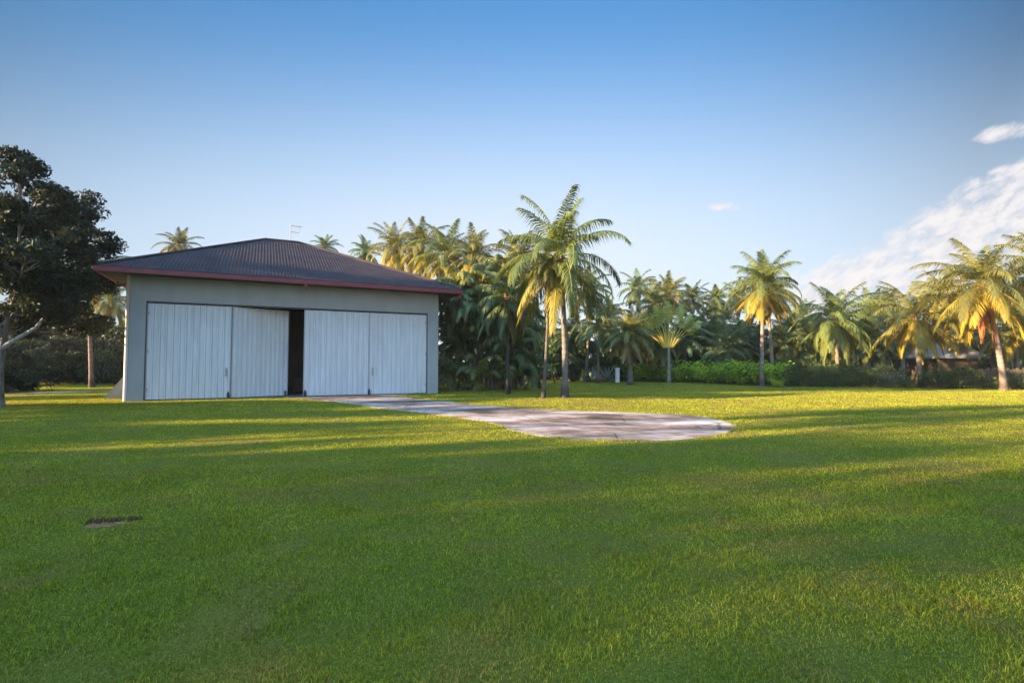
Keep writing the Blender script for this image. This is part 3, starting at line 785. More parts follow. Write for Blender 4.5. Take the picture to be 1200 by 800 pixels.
# generic broad crowns: trees off to the left whose shade falls over the lawn, and the far belt
def generic(seed, hgt, rad, col, low=.12, per=170, leaf=.2, clumps=9):
    rs = np.random.RandomState(seed); bl = []
    for k in range(11):
        a = k * 2.4; f = k / 10
        r_ = rad * (.62 * math.sin(PI * (.2 + .75 * f)))
        bl.append(((r_ * math.cos(a), r_ * math.sin(a), hgt * (low + (.9 - low) * f)), (rad * .5, rad * .5, hgt * .13), clumps))
    return tree_parts(seed, [(0, 0, -.05), (.1, 0, hgt * .4), (-.1, .1, hgt * .9)], bl, .07, leaf, per, .16 * hgt ** .5 * 2, col, .2)
T_A = generic(201, 9.5, 4.2, (.035, .055, .016))
T_B = generic(202, 8.0, 3.6, (.03, .06, .015))
T_C = generic(203, 9.0, 5.2, (.026, .046, .016), .03, 420, .42)
T_D = generic(204, 8.0, 5.0, (.034, .055, .016), .03, 400, .40)
T_P = generic(206, 9.0, 2.7, (.03, .052, .016), .1, 60, .30, 7)
T_S = generic(205, 9.0, 2.7, (.03, .052, .016), .03, 230, .3)

# ---- shrubs
def ginger_mesh(seed, col=(.30, .42, .035), h=1.5, n=44):
    rs = np.random.RandomState(seed); lf_, sm = MB(), MB()
    for k in range(n):
        a = rs.rand() * 6.28; r_ = .75 * rs.rand() ** .6
        b0 = np.array([r_ * math.cos(a), r_ * math.sin(a) * .7, 0]); hh = h * rs.uniform(.55, 1.1)
        tip = b0 * 1.5 + np.array([rs.normal(0, .12), rs.normal(0, .12), hh])
        P = bez(b0, b0 * 1.1 + (0, 0, hh * .6), tip, 8)
        sm.tube(P, np.linspace(.016, .006, 8), 4, (.08, .1, .03))
        for q in range(11):
            t = .25 + .75 * q / 10; i = t * 7; j = min(6, int(i)); p = P[j] + (P[j + 1] - P[j]) * (i - j)
            az = a + (q % 2) * PI + rs.normal(0, .5)
            d = np.array([math.cos(az), math.sin(az), rs.uniform(.15, .9)]); d /= np.linalg.norm(d)
            s_ = np.array([-math.sin(az), math.cos(az), 0]); ro = rs.uniform(-1.3, 1.3); s_ = s_ * math.cos(ro) + np.cross(d, s_) * math.sin(ro)
            L = rs.uniform(.35, .6); w = L * .15
            m1_ = p + d * L * .5; e_ = p + d * L * .85 + np.array([0, 0, -L * .28])
            c_ = np.array(col) * rs.uniform(.6, 1.4)
            lf_.add([p, m1_ + s_ * w, e_, m1_ - s_ * w, m1_ - (0, 0, .02)], None, [(0, 4, 1), (4, 2, 1), (0, 3, 4), (4, 3, 2)], c_)
    return sm.mesh('stems', M_BARK2), lf_.mesh('foliage', M_GING)
def bush_mesh(seed, col, r_=1.1, h=1.5, leaf=.1, n=26, per=120):
    rs = np.random.RandomState(seed); sm, lf_ = MB(), MB()
    for k in range(n):
        a = rs.rand() * 6.28; q = rs.rand() ** .5 * r_
        z = h * rs.uniform(.12, .92) * (1 - .35 * (q / r_) ** 2)
        c0 = np.array([q * math.cos(a), q * math.sin(a), z])
        sm.tube(bez((0, 0, -.03), (c0[0] * .3, c0[1] * .3, z * .6), c0, 5), np.linspace(.03, .008, 5), 4, (.1, .08, .06))
        cs = .34 * rs.uniform(.7, 1.3)
        leaves(lf_, rs, c0, (cs, cs, cs * .8), int(per * rs.uniform(.6, 1.2)), leaf, np.array(col) * rs.uniform(.65, 1.4))
    return sm.mesh('stems', M_BARK2), lf_.mesh('foliage', M_LEAF2)

GN = [ginger_mesh(301), ginger_mesh(302, (.25, .39, .035)), ginger_mesh(303, (.34, .42, .045), 1.35)]
BU = [bush_mesh(311, (.05, .085, .026)), bush_mesh(312, (.08, .10, .026)), bush_mesh(313, (.06, .09, .03), 1.2, 1.8)]
BSHADE = [bush_mesh(316, (.016, .028, .010)), bush_mesh(317, (.013, .024, .010), 1.2, 1.8), bush_mesh(318, (.018, .03, .011), 1.5, 3.4, .26, 46, 150)]  # deep shade at the left put into these darker leaf colours
BIG = [bush_mesh(314, (.05, .08, .026), 1.5, 3.4, .26, 46, 150), bush_mesh(315, (.075, .105, .03), 1.6, 3.0, .26, 46, 150)]
def base_line(px):
    return np.interp(px, [600, 680, 725, 820, 910, 1050, 1200, 1300], [442.5, 444.5, 446.8, 449.2, 453, 454.8, 457.0, 458.5])
GH = 'bright green ginger shrubs along the far edge of the lawn'
k = 0
for px in np.linspace(732, 916, 16):
    g = gnd(px, base_line(px) - .2); s = [1.05, .95, 1.15, 1.0, .9][k % 5]
    place('ginger_shrub', 'shrub', 'bright green leafy ginger shrub in the hedge between agaves and crossed palm trunks', GN[k % 3], (g[0], g[1] + .7, 0), k * 1.3, s, GH); k += 1
for px in np.linspace(740, 905, 9):
    g = gnd(px, base_line(px) - .2)
    place('dark_shrub', 'shrub', 'dark green shrub filling in right behind the bright ginger hedge', BU[k % 3], (g[0], g[1] + 2.6, 0), k * 1.1, 1.15, 'dark shrubs behind the ginger hedge'); k += 1
for px in np.linspace(922, 1046, 11):
    g = gnd(px, base_line(px) - .2)
    place('dark_shrub', 'shrub', 'dark olive shrub in the hedge below the bushy green palm', BU[k % 3], (g[0], g[1] + .9 + .3 * math.sin(k), 0), k * 1.7, .95 + .15 * math.sin(k * 2.2), 'dark shrubs in the hedge right of the crossed trunks'); k += 1
for px, s in ((1014, 1.3), (985, 1.5), (940, 1.4)):
    g = gnd(px, base_line(px))
    place('dark_shrub', 'shrub', 'tall dark shrub in the second row below the bushy green palm', BU[2], (g[0], g[1] + 3.2, 0), k, s, 'tall second row shrubs'); k += 1
for px, s in ((1050, .5), (1070, .6), (1097, .4), (1110, 1.1), (1126, .95), (1141, 1.0), (1158, .6), (1186, .6), (1200, .7), (1215, .8)):
    g = gnd(px, base_line(px))
    place('scrappy_shrub', 'shrub', 'small scrappy shrub at the foot of the white house and brown fence', BU[k % 3], (g[0], g[1] + .8, 0), k, s, 'scrappy shrubs before house and fence'); k += 1
for px, s in ((652, 1.0), (668, 1.1), (684, .95)):
    g = gnd(px, base_line(px))
    place('dark_shrub', 'shrub', 'dark shrub seen between the slim palm and the agaves', BU[k % 3], (g[0], g[1] + .5, 0), k, s, 'dark shrubs left of the agaves'); k += 1
for px, s in ((560, 1.3), (590, 1.3), (612, 1.4), (634, 1.3)):
    g = gnd(px, 442)
    place('dark_shrub', 'shrub', 'dark shrub far behind the palm clump at the end of the lawn', BU[2], (g[0], g[1] + 1.5, 0), k, s, 'dark shrubs behind the clump'); k += 1
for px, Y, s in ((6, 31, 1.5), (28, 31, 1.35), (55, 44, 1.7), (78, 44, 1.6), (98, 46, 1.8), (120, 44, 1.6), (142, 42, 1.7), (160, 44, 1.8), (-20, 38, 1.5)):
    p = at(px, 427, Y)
    place('dark_shrub', 'shrub', 'shade darkened bush in the hedge behind the garden path left of the hangar', BSHADE[k % 2], (p[0], Y, 0), k, s * (1.3 if px > 40 else 1), 'shade darkened bushes behind the garden path'); k += 1
for px, py in ((868, 451.2), (912, 454)):
    g = gnd(px, py)
    place('ginger_shrub', 'shrub', 'small pale tuft at the front edge of the ginger hedge', GN[2], (g[0], g[1], 0), k, .35, 'pale tufts before the hedge'); k += 1

for i, px in enumerate(list(np.linspace(628, 1236, 30))):
    Y = 52 + 4 * math.sin(i * 2.7); p = at(px, 427, Y)
    place('understory_bush', 'shrub', 'tall shaded bush in the dense understory below the grove of palms', BIG[i % 2], (p[0], Y, 0), i * 1.9, 1.25 + .25 * math.sin(i * 1.3), 'understory bushes below the palms')
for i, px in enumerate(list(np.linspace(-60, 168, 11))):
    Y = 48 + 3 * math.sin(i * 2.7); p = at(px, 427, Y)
    place('understory_bush', 'shrub', 'tall shade darkened bush in the second row behind the garden path', BSHADE[2], (p[0], Y, 0), i * 1.9, 1.75 + .2 * math.sin(i * 1.3), 'tall bushes behind the garden path')
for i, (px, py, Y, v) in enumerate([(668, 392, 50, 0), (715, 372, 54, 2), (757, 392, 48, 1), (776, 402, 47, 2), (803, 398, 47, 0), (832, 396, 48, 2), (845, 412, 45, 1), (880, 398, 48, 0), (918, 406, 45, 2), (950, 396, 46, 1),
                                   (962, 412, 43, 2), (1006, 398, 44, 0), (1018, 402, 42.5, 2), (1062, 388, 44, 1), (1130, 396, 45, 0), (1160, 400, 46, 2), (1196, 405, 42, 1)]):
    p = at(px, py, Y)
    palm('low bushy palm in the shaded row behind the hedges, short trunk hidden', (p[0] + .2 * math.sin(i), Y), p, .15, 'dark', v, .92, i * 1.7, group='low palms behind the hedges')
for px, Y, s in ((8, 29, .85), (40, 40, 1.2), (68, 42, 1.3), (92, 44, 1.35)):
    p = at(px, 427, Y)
    place('understory_bush', 'shrub', 'large shade darkened bush under the dark leafy tree at the left', BSHADE[2], (p[0], Y, 0), px, s, 'shade darkened bushes under the leafy tree')
# agaves
def agave_mesh(seed):
    rs = np.random.RandomState(seed); mb = MB()
    for k in range(30):
        f = k / 29; a = k * 2.4; e = 1.45 - 1.1 * f; L = 1.5 * rs.uniform(.8, 1.1); w = .09
        d = np.array([math.cos(a) * math.cos(e), math.sin(a) * math.cos(e), math.sin(e)]); s_ = np.array([-math.sin(a), math.cos(a), 0])
        up = np.cross(d, s_)
        p = d * .05; q = d * L * .5; t = d * L
        c_ = np.array([.30, .37, .37]) * rs.uniform(.7, 1.25)
        mb.add([p - s_*w*.7, p + s_*w*.7, q - s_*w, q + s_*w, t, q - up*.03], [], [(0,1,5),(0,5,2),(1,3,5),(2,5,4),(5,3,4)], c_)
    return mb.mesh('leaf_rosette', leafmat('agave_leaf', .05, .5, .35))
AG = agave_mesh(1)
for px, s, lab in ((693, .95, 'left of two grey blue spiky agaves'), (710, 1.0, 'right of two grey blue spiky agaves, beside the white post')):
    g = gnd(px, 445.6); o = link(bpy.data.objects.new('agave', AG)); o.location = (g[0] * .93, g[1] - 4.6, 0); o.scale = (s * 1.2,) * 3; o.rotation_euler = (0, 0, px)
    tag(o, lab, 'agave', 'agaves by the white post')
g = gnd(722.5, 446.3)
t = tag(empty('garden_post', (g[0] - .75, g[1] - 4.0, 0)), 'short white garden post between the agaves and the bright hedge', 'post')
m = MB(); m.box((-.17, -.17, 0), (.17, .17, 1.2)); bevel(m.build('post_shaft', M_WHITE, t)); m = MB(); m.box((-.22, -.22, 1.2), (.22, .22, 1.3)); bevel(m.build('post_cap', M_WHITE, t))
g = gnd(690, 446); p = at(691, 417, g[1] + 2)
t = tag(empty('globe_lamp', (p[0], p[1], 0)), 'pale garden globe lamp behind the left agave', 'lamp')
m = MB(); m.tube([(0, 0, 0), (0, 0, p[2] - .2)], .05, 8); m.build('lamp_post', M_DARK, t)
m = MB(); aa = np.linspace(-1.5, 1.5, 9); m.tube([(0, 0, p[2] + .24 * math.sin(a)) for a in aa], [.24 * math.cos(a) + .005 for a in aa], 12); m.build('globe', noisy('lamp_globe', (.5, .48, .36), (.55, .52, .4), 2, .4), t, True)
# lamp on the shaded trunk
p = at(619.5, 424, 46.3)
t = tag(empty('trunk_lamp', (p[0], p[1], 0)), 'small white lamp fixed to the shaded palm trunk behind the clump', 'lamp')
m = MB(); m.tube([(0, 0, p[2]), (.2, -.05, p[2] + .03)], .04, 6); m.build('bracket', M_STEEL, t)
m = MB(); m.tube([(.1, -.08, p[2] + .12), (.24, -.1, p[2] + .1), (.46, -.12, p[2] - .06)], [.1, .16, .2], 10); m.build('lamp_shade', M_WHITE, t, True)

# ------------------------------------------------------------------ houses at the right
def house(label, name, x0, x1, Y, dep, hw, hr, mroof, mwall, ov=.6, wins=()):
    t = tag(empty(name, ((x0 + x1) / 2, Y, 0)), label, 'house'); w = (x1 - x0) / 2
    m = MB(); th_ = .2
    m.box((-w, 0, 0), (w, th_, hw)); m.box((-w, dep - th_, 0), (w, dep, hw)); m.box((-w, th_, 0), (-w + th_, dep - th_, hw)); m.box((w - th_, th_, 0), (w, dep - th_, hw))
    m.build('wall', mwall, t)
    W, D0, D1 = w + ov, -ov, dep + ov; rl_ = max(.2, w - dep / 2)
    m = MB(); z0, z1 = hw - .02, hw + .12
    cs = [(-W, D0), (W, D0), (W, D1), (-W, D1)]
    V = [(x, y, z0) for x, y in cs] + [(x, y, z1) for x, y in cs] + [(-rl_, dep / 2, hr), (rl_, dep / 2, hr)]
    m.add(V, [(3,2,1,0),(0,1,5,4),(1,2,6,5),(2,3,7,6),(3,0,4,7),(4,5,9,8),(6,7,8,9)], [(5,6,9),(7,4,8)]); m.build('roof', mroof, t)
    for (cx, cz, ww, wh) in wins:
        m = MB(); m.box((cx - ww/2, -.03, cz - wh/2), (cx + ww/2, -.004, cz + wh/2)); f_ = m.build('window', M_DARK, t)
        m = MB(); m.box((cx - ww/2 - .06, -.06, cz - wh/2 - .08), (cx + ww/2 + .06, -.031, cz - wh/2 - .01)); m.build('sill', M_WHITE, f_)
    return t
xa, xb = at(1026, 430, 46)[0], at(1104, 430, 46)[0]
house('white walled house with a pink tiled roof mostly hidden behind the golden palms', 'bungalow', xa, xb, 46, 7, 2.3, 4.4, M_TILE, M_WHITE, .7, ((-1.2, 1.5, 1.0, 1.1), (1.6, 1.5, 1.0, 1.1)))
xa, xb = at(1100, 430, 40)[0], at(1146, 430, 40)[0]
house('small hut under a grey thatched roof left of the leaning palm', 'thatched_hut', xa, xb, 40, 3.4, 2.1, 4.0, M_THATCH, M_WOOD, .5)
# fences
def fence(label, px0, px1, py, hgt, gap=.17):
    g0, g1 = np.array(gnd(px0, py)), np.array(gnd(px1, py + (px1 - px0) * .012)); L = np.linalg.norm(g1 - g0)
    t = tag(empty('board_fence', (g0[0], g0[1], 0), math.atan2(g1[1] - g0[1], g1[0] - g0[0])), label, 'fence')
    m = MB(); rs = np.random.RandomState(int(px0)); x = 0
    while x < L:
        w_ = gap * .86; m.box((x, 0, .05), (x + w_, .025, hgt * rs.uniform(.93, 1.05))); x += gap
    m.build('boards', M_WOOD, t)
    m = MB(); m.box((0, .026, .35), (L, .07, .45)); m.box((0, .026, hgt - .4), (L, .07, hgt - .3)); m.build('rails', M_WOOD, t)
    for q in range(int(L / 2.4) + 1):
        m = MB(); m.box((q * 2.4, .071, 0), (q * 2.4 + .1, .17, hgt + .1)); m.build('fence_post', M_WOOD, t)
fence('brown board fence behind the foot of the leaning palm', 1122, 1236, 454.3, 1.35)
# low stone-coloured screen at the far end
g = gnd(640, 442); t = tag(empty('garden_wall', (g[0], g[1] + 5, 0)), 'dark low garden wall far behind the slim palm', 'wall')
m = MB(); m.box((-6, 0, 0), (9, .2, 1.5)); m.build('wall_body', noisy('old_wall', (.05, .045, .04), (.1, .09, .08), 3, .9), t); m = MB(); m.box((-6.05, -.04, 1.5), (9.05, .24, 1.58)); m.build('coping', noisy('old_coping', (.09, .085, .08), (.14, .13, .12), 3, .9), t)

# ------------------------------------------------------------------ far belt of trees and the unseen shade trees
belt = [(-60, 62), (20, 66), (75, 60), (140, 66), (195, 72), (400, 78), (470, 70), (535, 62), (575, 55), (640, 60), (675, 58), (712, 62), (752, 68), (795, 66), (832, 62), (872, 66), (915, 60), (955, 66), (1000, 62), (1060, 64), (1120, 60), (1165, 58), (1215, 52), (1260, 56)]
lab_t = ['dense dark broadleaf tree in the far belt closing off the garden']
for i, (px, Y) in enumerate(belt):
    p = at(px, 427, Y); s = (.95, .85, .78)[i % 3] * Y / 62
    place('broadleaf_tree', 'tree', 'dense dark broadleaf tree in the far belt closing off the garden', (T_C, T_D)[i % 2], (p[0], Y, 0), i * 1.9, s * .82, 'far belt of broadleaf trees')
_v = np.array([v.co[:] for v in T_S[1].vertices]); RS, HS = np.percentile(np.hypot(_v[:, 0], _v[:, 1]), 93), np.percentile(_v[:, 2], 98)
# x, y, crown radius, height of the trees that stand left of the view
shade = [(-37, -2.4, 1.2, 6.9), (-37.2, -.9, 1.3, 6.3), (-37.4, -4.0, 1.2, 8.3), (-37.1, -5.5, 1.35, 8.2), (-37, -7.3, 1.4, 7.0), (-37.5, -11.0, 3.1, 12.5),
         (-37, -16.5, 3.4, 13.0), (-35, -22.5, 3.6, 12.5), (-27, -15, 2.6, 10), (-37.5, 2.0, 2.7, 6.4), (-37.5, 6.2, 2.8, 6.8), (-38, 10.4, 2.8, 6.9), (-34.5, 13.6, 2.1, 4.6), (-35.5, 20.2, 2.1, 4.6), (-39, 26.5, 3.0, 5.0), (-45, 34, 3.4, 5.0),
         (-43, -7.2, 2.3, 12.5), (-43.5, -11.0, 2.5, 13.0)]
for i, (x, y, r_, h_) in enumerate(shade):
    T = T_P if x < -42 and y < 10 else T_S; s = (r_ / RS, r_ / RS, h_ / HS)
    place('shade_tree', 'tree', 'leafy tree beyond the left edge whose shade lies over the near lawn', T, (x, y, 0), i * 1.3, s, 'shade trees left of the view')

for x, y, h_, k in ((-37, .3, 10.2, 0), (-40, -2.9, 10.6, 1)):
    palm('slender palm beyond the left edge throwing a thin shadow line over the lawn', (x, y), (x + .2, y, h_), .14, 'coco', k, .6, k, group='slender palms left of the view')
# ------------------------------------------------------------------ GRASS
def inside(P, x, y):
    r_ = np.zeros(len(x), bool); n = len(P)
    for i in range(n):
        (xa_, ya_), (xb_, yb_) = P[i], P[(i + 1) % n]
        if ya_ == yb_: continue
        c_ = ((ya_ > y) != (yb_ > y)) & (x < (xb_ - xa_) * (y - ya_) / (yb_ - ya_) + xa_)
        r_ ^= c_
    return r_
rs = np.random.RandomState(42)
NB = 1750000
# density falls with distance while the blades get wider
YN, YF = 1.9, 46.0
u = rs.rand(NB); e = .62
Y = (YN ** e + u * (YF ** e - YN ** e)) ** (1 / e)
X = (rs.rand(NB) * 2 - 1) * (Y * 1.04 + 2.2)
inp = inside(PADS, X, Y)
ci = np.where((X > PADS[:, 0].min() - .4) & (X < PADS[:, 0].max() + .4) & (Y > PADS[:, 1].min() - .4) & (Y < PADS[:, 1].max() + .4))[0]; dm = np.full(len(ci), 9.0)
for i in range(len(PADS)):
    a_, b_ = PADS[i - 1], PADS[i]; ab = b_ - a_
    tt = np.clip(((X[ci] - a_[0]) * ab[0] + (Y[ci] - a_[1]) * ab[1]) / (ab @ ab + 1e-9), 0, 1)
    dm = np.minimum(dm, np.hypot(X[ci] - a_[0] - tt * ab[0], Y[ci] - a_[1] - tt * ab[1]))
creep = .03 + .55 * np.clip(vnoise(X[ci], Y[ci], 1.9) * .6 + vnoise(X[ci], Y[ci], 6.0) * .4 - .35, 0, 1) ** 1.3     # turf creeping over the rim
keep = np.ones(len(X), bool); keep[ci[inp[ci] & (dm > creep)]] = False
rim = np.ones(len(X)); rim[ci] = np.where(~inp[ci], 1 + .9 * np.exp(-dm / .12), 1.25)
# under the hangar, the garden path, the soil scrape
la = (X - A0[0]) * AX[0] + (Y - A0[1]) * AX[1]; lb = (X - A0[0]) * BX[0] + (Y - A0[1]) * BX[1]
keep &= ~((la > -.02) & (la < WL + .02) & (lb > .0) & (lb < DEP))
keep &= ~((X < -17) & (np.abs(Y - np.interp(X, LEFTPATH[:, 0], LEFTPATH[:, 1])) < .72))
sx, sy = X - SO[0], Y - SO[1]
keep &= ~(((sx * .94 + sy * .3) / .21) ** 2 + ((-sx * .3 + sy * .94) / .105) ** 2 < rs.rand(NB) ** .5 * 1.15)
bare = vnoise(X, Y, 1.1) * .6 + vnoise(X, Y, 3.7) * .4
keep &= ~((bare > .66) & (rs.rand(NB) < .15))
X, Y, bare, rim = X[keep], Y[keep], bare[keep], rim[keep]; n = len(X)
big = vnoise(X, Y, .28); mid = vnoise(X, Y, 1.7); fine = vnoise(X, Y, 7.0)
h = (.014 + .023 * rs.rand(n)) * (.5 + 1.0 * fine) * (1 - .45 * np.clip((bare - .6) * 5, 0, 1))
h *= rim * (.65 + .7 * vnoise(X, Y, 2.6)) * np.clip(Y / 14, 1, 1.35)
tuft = vnoise(X + 31, Y + 17, 5.5) > .80; h = np.where(tuft, h * 1.5, h)
w = .0040 * (np.clip(Y, 2, 60) / 2.6) ** .72
az = rs.rand(n) * 2 * PI; lean = .25 + rs.rand(n) ** .7 * 1.15
dx, dy = np.cos(az), np.sin(az); az2 = rs.rand(n) * 2 * PI
wx, wy = np.cos(az2) * w / 2, np.sin(az2) * w / 2
base = np.array([.245, .258, .024]) * (1 - big[:, None] * .0)
ylw = np.array([.31, .32, .034]); brn = np.array([.32, .19, .075]); drk = np.array([.18, .22, .022])  # turf tones, mixed by noise alone
t = np.clip((mid - .35) * 2, 0, 1)[:, None]; K = base * (1 - t) + ylw * t
t = np.clip((big - .5) * 2.2, 0, 1)[:, None] * .5; K = K * (1 - t) + drk * t
t = (np.clip((bare - .53) * 5, 0, 1) * rs.uniform(.3, 1, n))[:, None]; K = K * (1 - t * .8) + brn * t * .8
dead = (rs.rand(n) < .07)[:, None]; K = np.where(dead, np.array([.2, .16, .07]), K)
K *= rs.uniform(.4, 1.5, (n, 1))
near = Y < 8
def blades(sel, bent):
    k = int(sel.sum()); x, y = X[sel], Y[sel]; hh = h[sel]; ln = lean[sel]; a, b_ = dx[sel], dy[sel]; u_, v_ = wx[sel], wy[sel]
    z0 = np.zeros(k) - .004
    B0 = np.stack([x - u_, y - v_, z0], -1); B1 = np.stack([x + u_, y + v_, z0], -1)
    s1, c1 = np.sin(ln * .5), np.cos(ln * .5); s2, c2 = np.sin(np.minimum(ln * 1.25, 1.5)), np.cos(np.minimum(ln * 1.25, 1.5))
    mx_, my_, mz_ = x + a * hh * .5 * s1, y + b_ * hh * .5 * s1, hh * .5 * c1
    ti = np.stack([mx_ + a * hh * .6 * s2, my_ + b_ * hh * .6 * s2, mz_ + hh * .6 * c2], -1)
    kk = K[sel]
    if bent:
        M0 = np.stack([mx_ - u_ * .85, my_ - v_ * .85, mz_], -1); M1 = np.stack([mx_ + u_ * .85, my_ + v_ * .85, mz_], -1)
        V = np.stack([B0, B1, M0, M1, ti], 1).reshape(-1, 3); q = np.arange(k) * 5
        gm.add(V, np.stack([q, q + 1, q + 3, q + 2], -1), np.stack([q + 2, q + 3, q + 4], -1), np.repeat(kk, 5, axis=0))
    else:
        V = np.stack([B0, B1, ti], 1).reshape(-1, 3); q = np.arange(k) * 3
        gm.add(V, None, np.stack([q, q + 1, q + 2], -1), np.repeat(kk, 3, axis=0))
gm = MB(); blades(near, True); blades(~near, False)
tag(gm.build('grass', M_GRASS), 'short mown lawn grass, mixed green with yellow and brown patches', 'grass', kind='stuff')

# ------------------------------------------------------------------ light
ELEV = R(10.5); SD = np.array([-.945, -.326]); SD /= np.linalg.norm(SD)
S = Vector((SD[0] * math.cos(ELEV), SD[1] * math.cos(ELEV), math.sin(ELEV)))
sun = bpy.data.lights.new('sun', 'SUN'); sun.energy = 4.6; sun.angle = R(.6); sun.color = (1.0, .74, .44)
so = link(bpy.data.objects.new('sun', sun)); so.rotation_euler = S.to_track_quat('Z', 'Y').to_euler(); so.location = (-30, -10, 30)

W = bpy.data.worlds.new('World'); bpy.context.scene.world = W; W.use_nodes = True
nt = W.node_tree; bgn = nt.nodes['Background']
sky = nd(nt, 'ShaderNodeTexSky'); sky.sky_type = 'NISHITA'; sky.sun_disc = False
sky.sun_elevation = ELEV; sky.sun_rotation = math.atan2(SD[0], SD[1])
sky.altitude = 0; sky.air_density = 1.0; sky.dust_density = 1.0; sky.ozone_density = 2.0
tc = nd(nt, 'ShaderNodeTexCoord')
sp = nd(nt, 'ShaderNodeSeparateXYZ'); nt.links.new(tc.outputs['Generated'], sp.inputs[0])
def math_(op, a, b=None, c=None):
    n = nd(nt, 'ShaderNodeMath'); n.operation = op
    for i, v in enumerate((a, b, c)):
        if v is None: continue
        if isinstance(v, (int, float)): n.inputs[i].default_value = v
        else: nt.links.new(v, n.inputs[i])
    return n.outputs[0]
yy = math_('MAXIMUM', sp.outputs['Y'], .02)
U_ = math_('DIVIDE', sp.outputs['X'], yy); V_ = math_('DIVIDE', sp.outputs['Z'], yy)
# clouds low in the east: patches by direction broken up by noise
cb = nd(nt, 'ShaderNodeCombineXYZ'); 
sh = math_('MULTIPLY_ADD', U_, -.45, V_)           # streaks rise to the right
nt.links.new(U_, cb.inputs[0]); nt.links.new(math_('MULTIPLY', sh, 1.9), cb.inputs[1])
cn = nd(nt, 'ShaderNodeTexNoise', Scale=6.5, Detail=9, Roughness=.6, Distortion=.25); nt.links.new(cb.outputs[0], cn.inputs['Vector'])
def patch(u0, v0, ru, rv, tilt=0.0):
    du = math_('SUBTRACT', U_, u0); dv = math_('SUBTRACT', V_, v0)
    dv = math_('MULTIPLY_ADD', du, -tilt, dv)
    q = math_('ADD', math_('POWER', math_('ABSOLUTE', math_('DIVIDE', du, ru)), 2), math_('POWER', math_('ABSOLUTE', math_('DIVIDE', dv, rv)), 2))
    return math_('MAXIMUM', math_('SUBTRACT', 1.0, q), 0.0)
pm = patch(.93, .255, .36, .135, .45)
for a in ((1.25, .40, .35, .12, .3), (.42, .313, .040, .013, 0.0), (.985, .463, .085, .024, .2), (1.02, .385, .09, .02, .1), (.68, .165, .30, .075, .25), (1.4, .2, .4, .2, 0.)):
    pm = math_('MAXIMUM', pm, patch(*a))
cn2 = nd(nt, 'ShaderNodeTexNoise', Scale=26.0, Detail=7, Roughness=.62, Distortion=.3); nt.links.new(cb.outputs[0], cn2.inputs['Vector'])
dens = math_('MULTIPLY_ADD', math_('POWER', pm, .6), .37, math_('MULTIPLY_ADD', cn2.outputs['Fac'], .42, math_('MULTIPLY', cn.outputs['Fac'], .58)))
cm_ = nd(nt, 'ShaderNodeMapRange'); cm_.interpolation_type = 'SMOOTHSTEP'
cm_.inputs['From Min'].default_value = .63; cm_.inputs['From Max'].default_value = .91; cm_.inputs['To Max'].default_value = .92
nt.links.new(dens, cm_.inputs['Value'])
gate = math_('MINIMUM', math_('MULTIPLY', pm, 6.0), 1.0)
cmask = math_('MULTIPLY', cm_.outputs[0], gate)
# pale haze near the horizon
xx = math_('MULTIPLY', sp.outputs['X'], sp.outputs['X'])
el = math_('DIVIDE', math_('MAXIMUM', sp.outputs['Z'], 0.0), math_('SQRT', math_('MULTIPLY_ADD', xx, -.80, 1.0)))
# sky deepens away from straight ahead; unseen boost added overhead and behind to fill shade
fx_ = math_('MULTIPLY_ADD', xx, -1.5, math_('MULTIPLY_ADD', sp.outputs['X'], -.15, 1.0))
fx_ = math_('MAXIMUM', fx_, .27)
def mrange(v, a, b, c, d):
    n = nd(nt, 'ShaderNodeMapRange'); n.interpolation_type = 'SMOOTHSTEP'
    for k_, x_ in zip(('From Min', 'From Max', 'To Min', 'To Max'), (a, b, c, d)): n.inputs[k_].default_value = x_
    nt.links.new(v, n.inputs['Value']); return n.outputs[0]
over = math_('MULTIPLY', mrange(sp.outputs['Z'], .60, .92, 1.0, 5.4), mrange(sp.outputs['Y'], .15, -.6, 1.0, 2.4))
hzn = nd(nt, 'ShaderNodeMapRange'); hzn.interpolation_type = 'SMOOTHSTEP'
hzn.inputs['From Min'].default_value = .62; hzn.inputs['From Max'].default_value = .15; hzn.inputs['To Min'].default_value = 0; hzn.inputs['To Max'].default_value = 1
nt.links.new(el, hzn.inputs['Value']); hz = hzn.outputs[0]
mxh = nd(nt, 'ShaderNodeMix'); mxh.data_type = 'RGBA'
SKYK = 1.0
tint = nd(nt, 'ShaderNodeMix'); tint.data_type = 'RGBA'; tint.blend_type = 'MULTIPLY'; tint.inputs[0].default_value = 1; tint.inputs[7].default_value = (.54, .99, 1.27, 1)
sc_ = nd(nt, 'ShaderNodeVectorMath'); sc_.operation = 'SCALE'; nt.links.new(sky.outputs[0], sc_.inputs[0]); nt.links.new(fx_, sc_.inputs['Scale'])
nt.links.new(sc_.outputs[0], tint.inputs[6])
nt.links.new(math_('MULTIPLY', hz, math_('MULTIPLY_ADD', xx, -.75, .93)), mxh.inputs[0]); nt.links.new(tint.outputs[2], mxh.inputs[6]); mxh.inputs[7].default_value = (2.65, 2.86, 3.15, 1)
mxc = nd(nt, 'ShaderNodeMix'); mxc.data_type = 'RGBA'
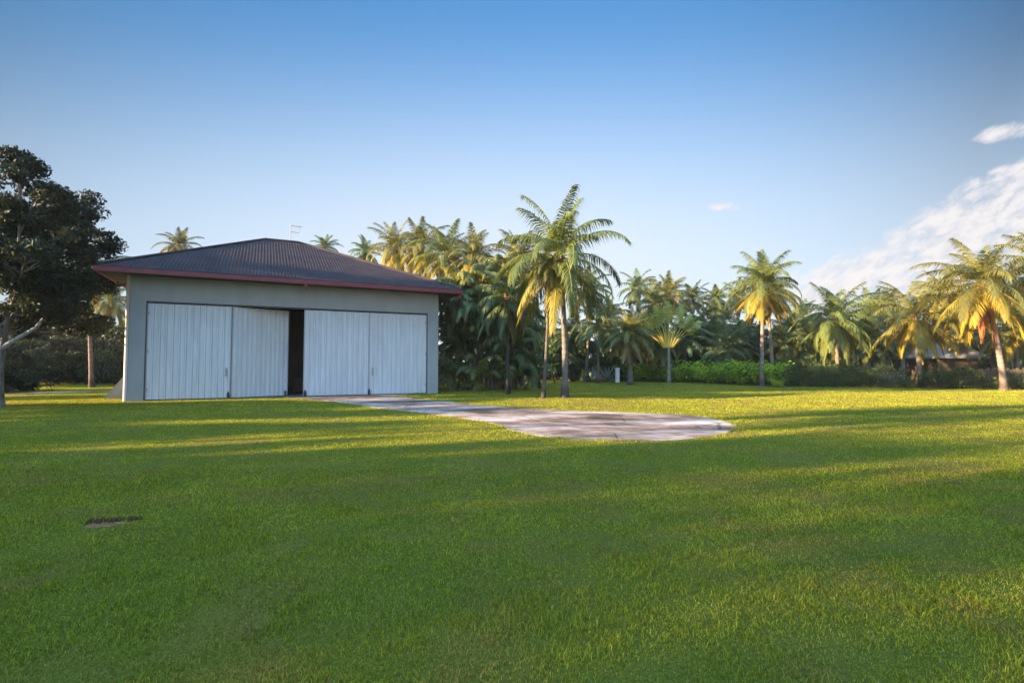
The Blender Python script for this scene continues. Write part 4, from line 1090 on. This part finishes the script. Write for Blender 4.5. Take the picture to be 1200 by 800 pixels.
ccol = ramp(nt, [(.36, (2.4, 2.38, 2.58)), (.56, (3.0, 2.88, 2.88))]); nt.links.new(cn2.outputs['Fac'], ccol.inputs[0])
nt.links.new(cmask, mxc.inputs[0]); nt.links.new(mxh.outputs[2], mxc.inputs[6]); nt.links.new(ccol.outputs[0], mxc.inputs[7])
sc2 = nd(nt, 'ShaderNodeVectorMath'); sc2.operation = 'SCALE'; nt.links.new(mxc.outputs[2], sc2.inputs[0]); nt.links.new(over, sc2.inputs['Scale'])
wz = nd(nt, 'ShaderNodeMix'); wz.data_type = 'RGBA'; wz.blend_type = 'MULTIPLY'; wz.inputs[7].default_value = (2.1, 1.2, .8, 1)  # warm tint added to the overhead fill, out of view
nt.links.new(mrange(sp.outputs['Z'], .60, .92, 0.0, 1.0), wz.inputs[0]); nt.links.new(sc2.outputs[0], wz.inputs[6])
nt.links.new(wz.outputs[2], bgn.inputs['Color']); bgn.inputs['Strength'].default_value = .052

# ------------------------------------------------------------------ thin evening haze
m = MB(); m.box((-1000, -400, -1), (1000, 1300, 15.5))
hm = bpy.data.materials.new('haze_air'); hm.use_nodes = True; hn = hm.node_tree
hn.nodes.remove(hn.nodes['Principled BSDF'])
pv = nd(hn, 'ShaderNodeVolumePrincipled'); pv.inputs['Density'].default_value = .00033; pv.inputs['Color'].default_value = (.9, .9, .9, 1)
hn.links.new(pv.outputs[0], hn.nodes['Material Output'].inputs['Volume'])
tag(m.build('haze', hm), kind='stuff')
# ------------------------------------------------------------------ camera and view
cam = bpy.data.cameras.new('camera'); cam.sensor_width = 36; cam.lens = 18; cam.clip_end = 5000; cam.clip_start = .05
co = link(bpy.data.objects.new('camera', cam)); co.location = (0, 0, H_EYE); co.rotation_euler = (R(90) + PITCH, 0, 0)
sc = bpy.context.scene; sc.camera = co
sc.view_settings.view_transform = 'Standard'; sc.view_settings.look = 'None'; sc.view_settings.gamma = 1; sc.view_settings.exposure = 2.6
sc.render.engine = 'CYCLES'; sc.cycles.max_bounces = 6; sc.cycles.use_denoising = True; sc.cycles.transparent_max_bounces = 4
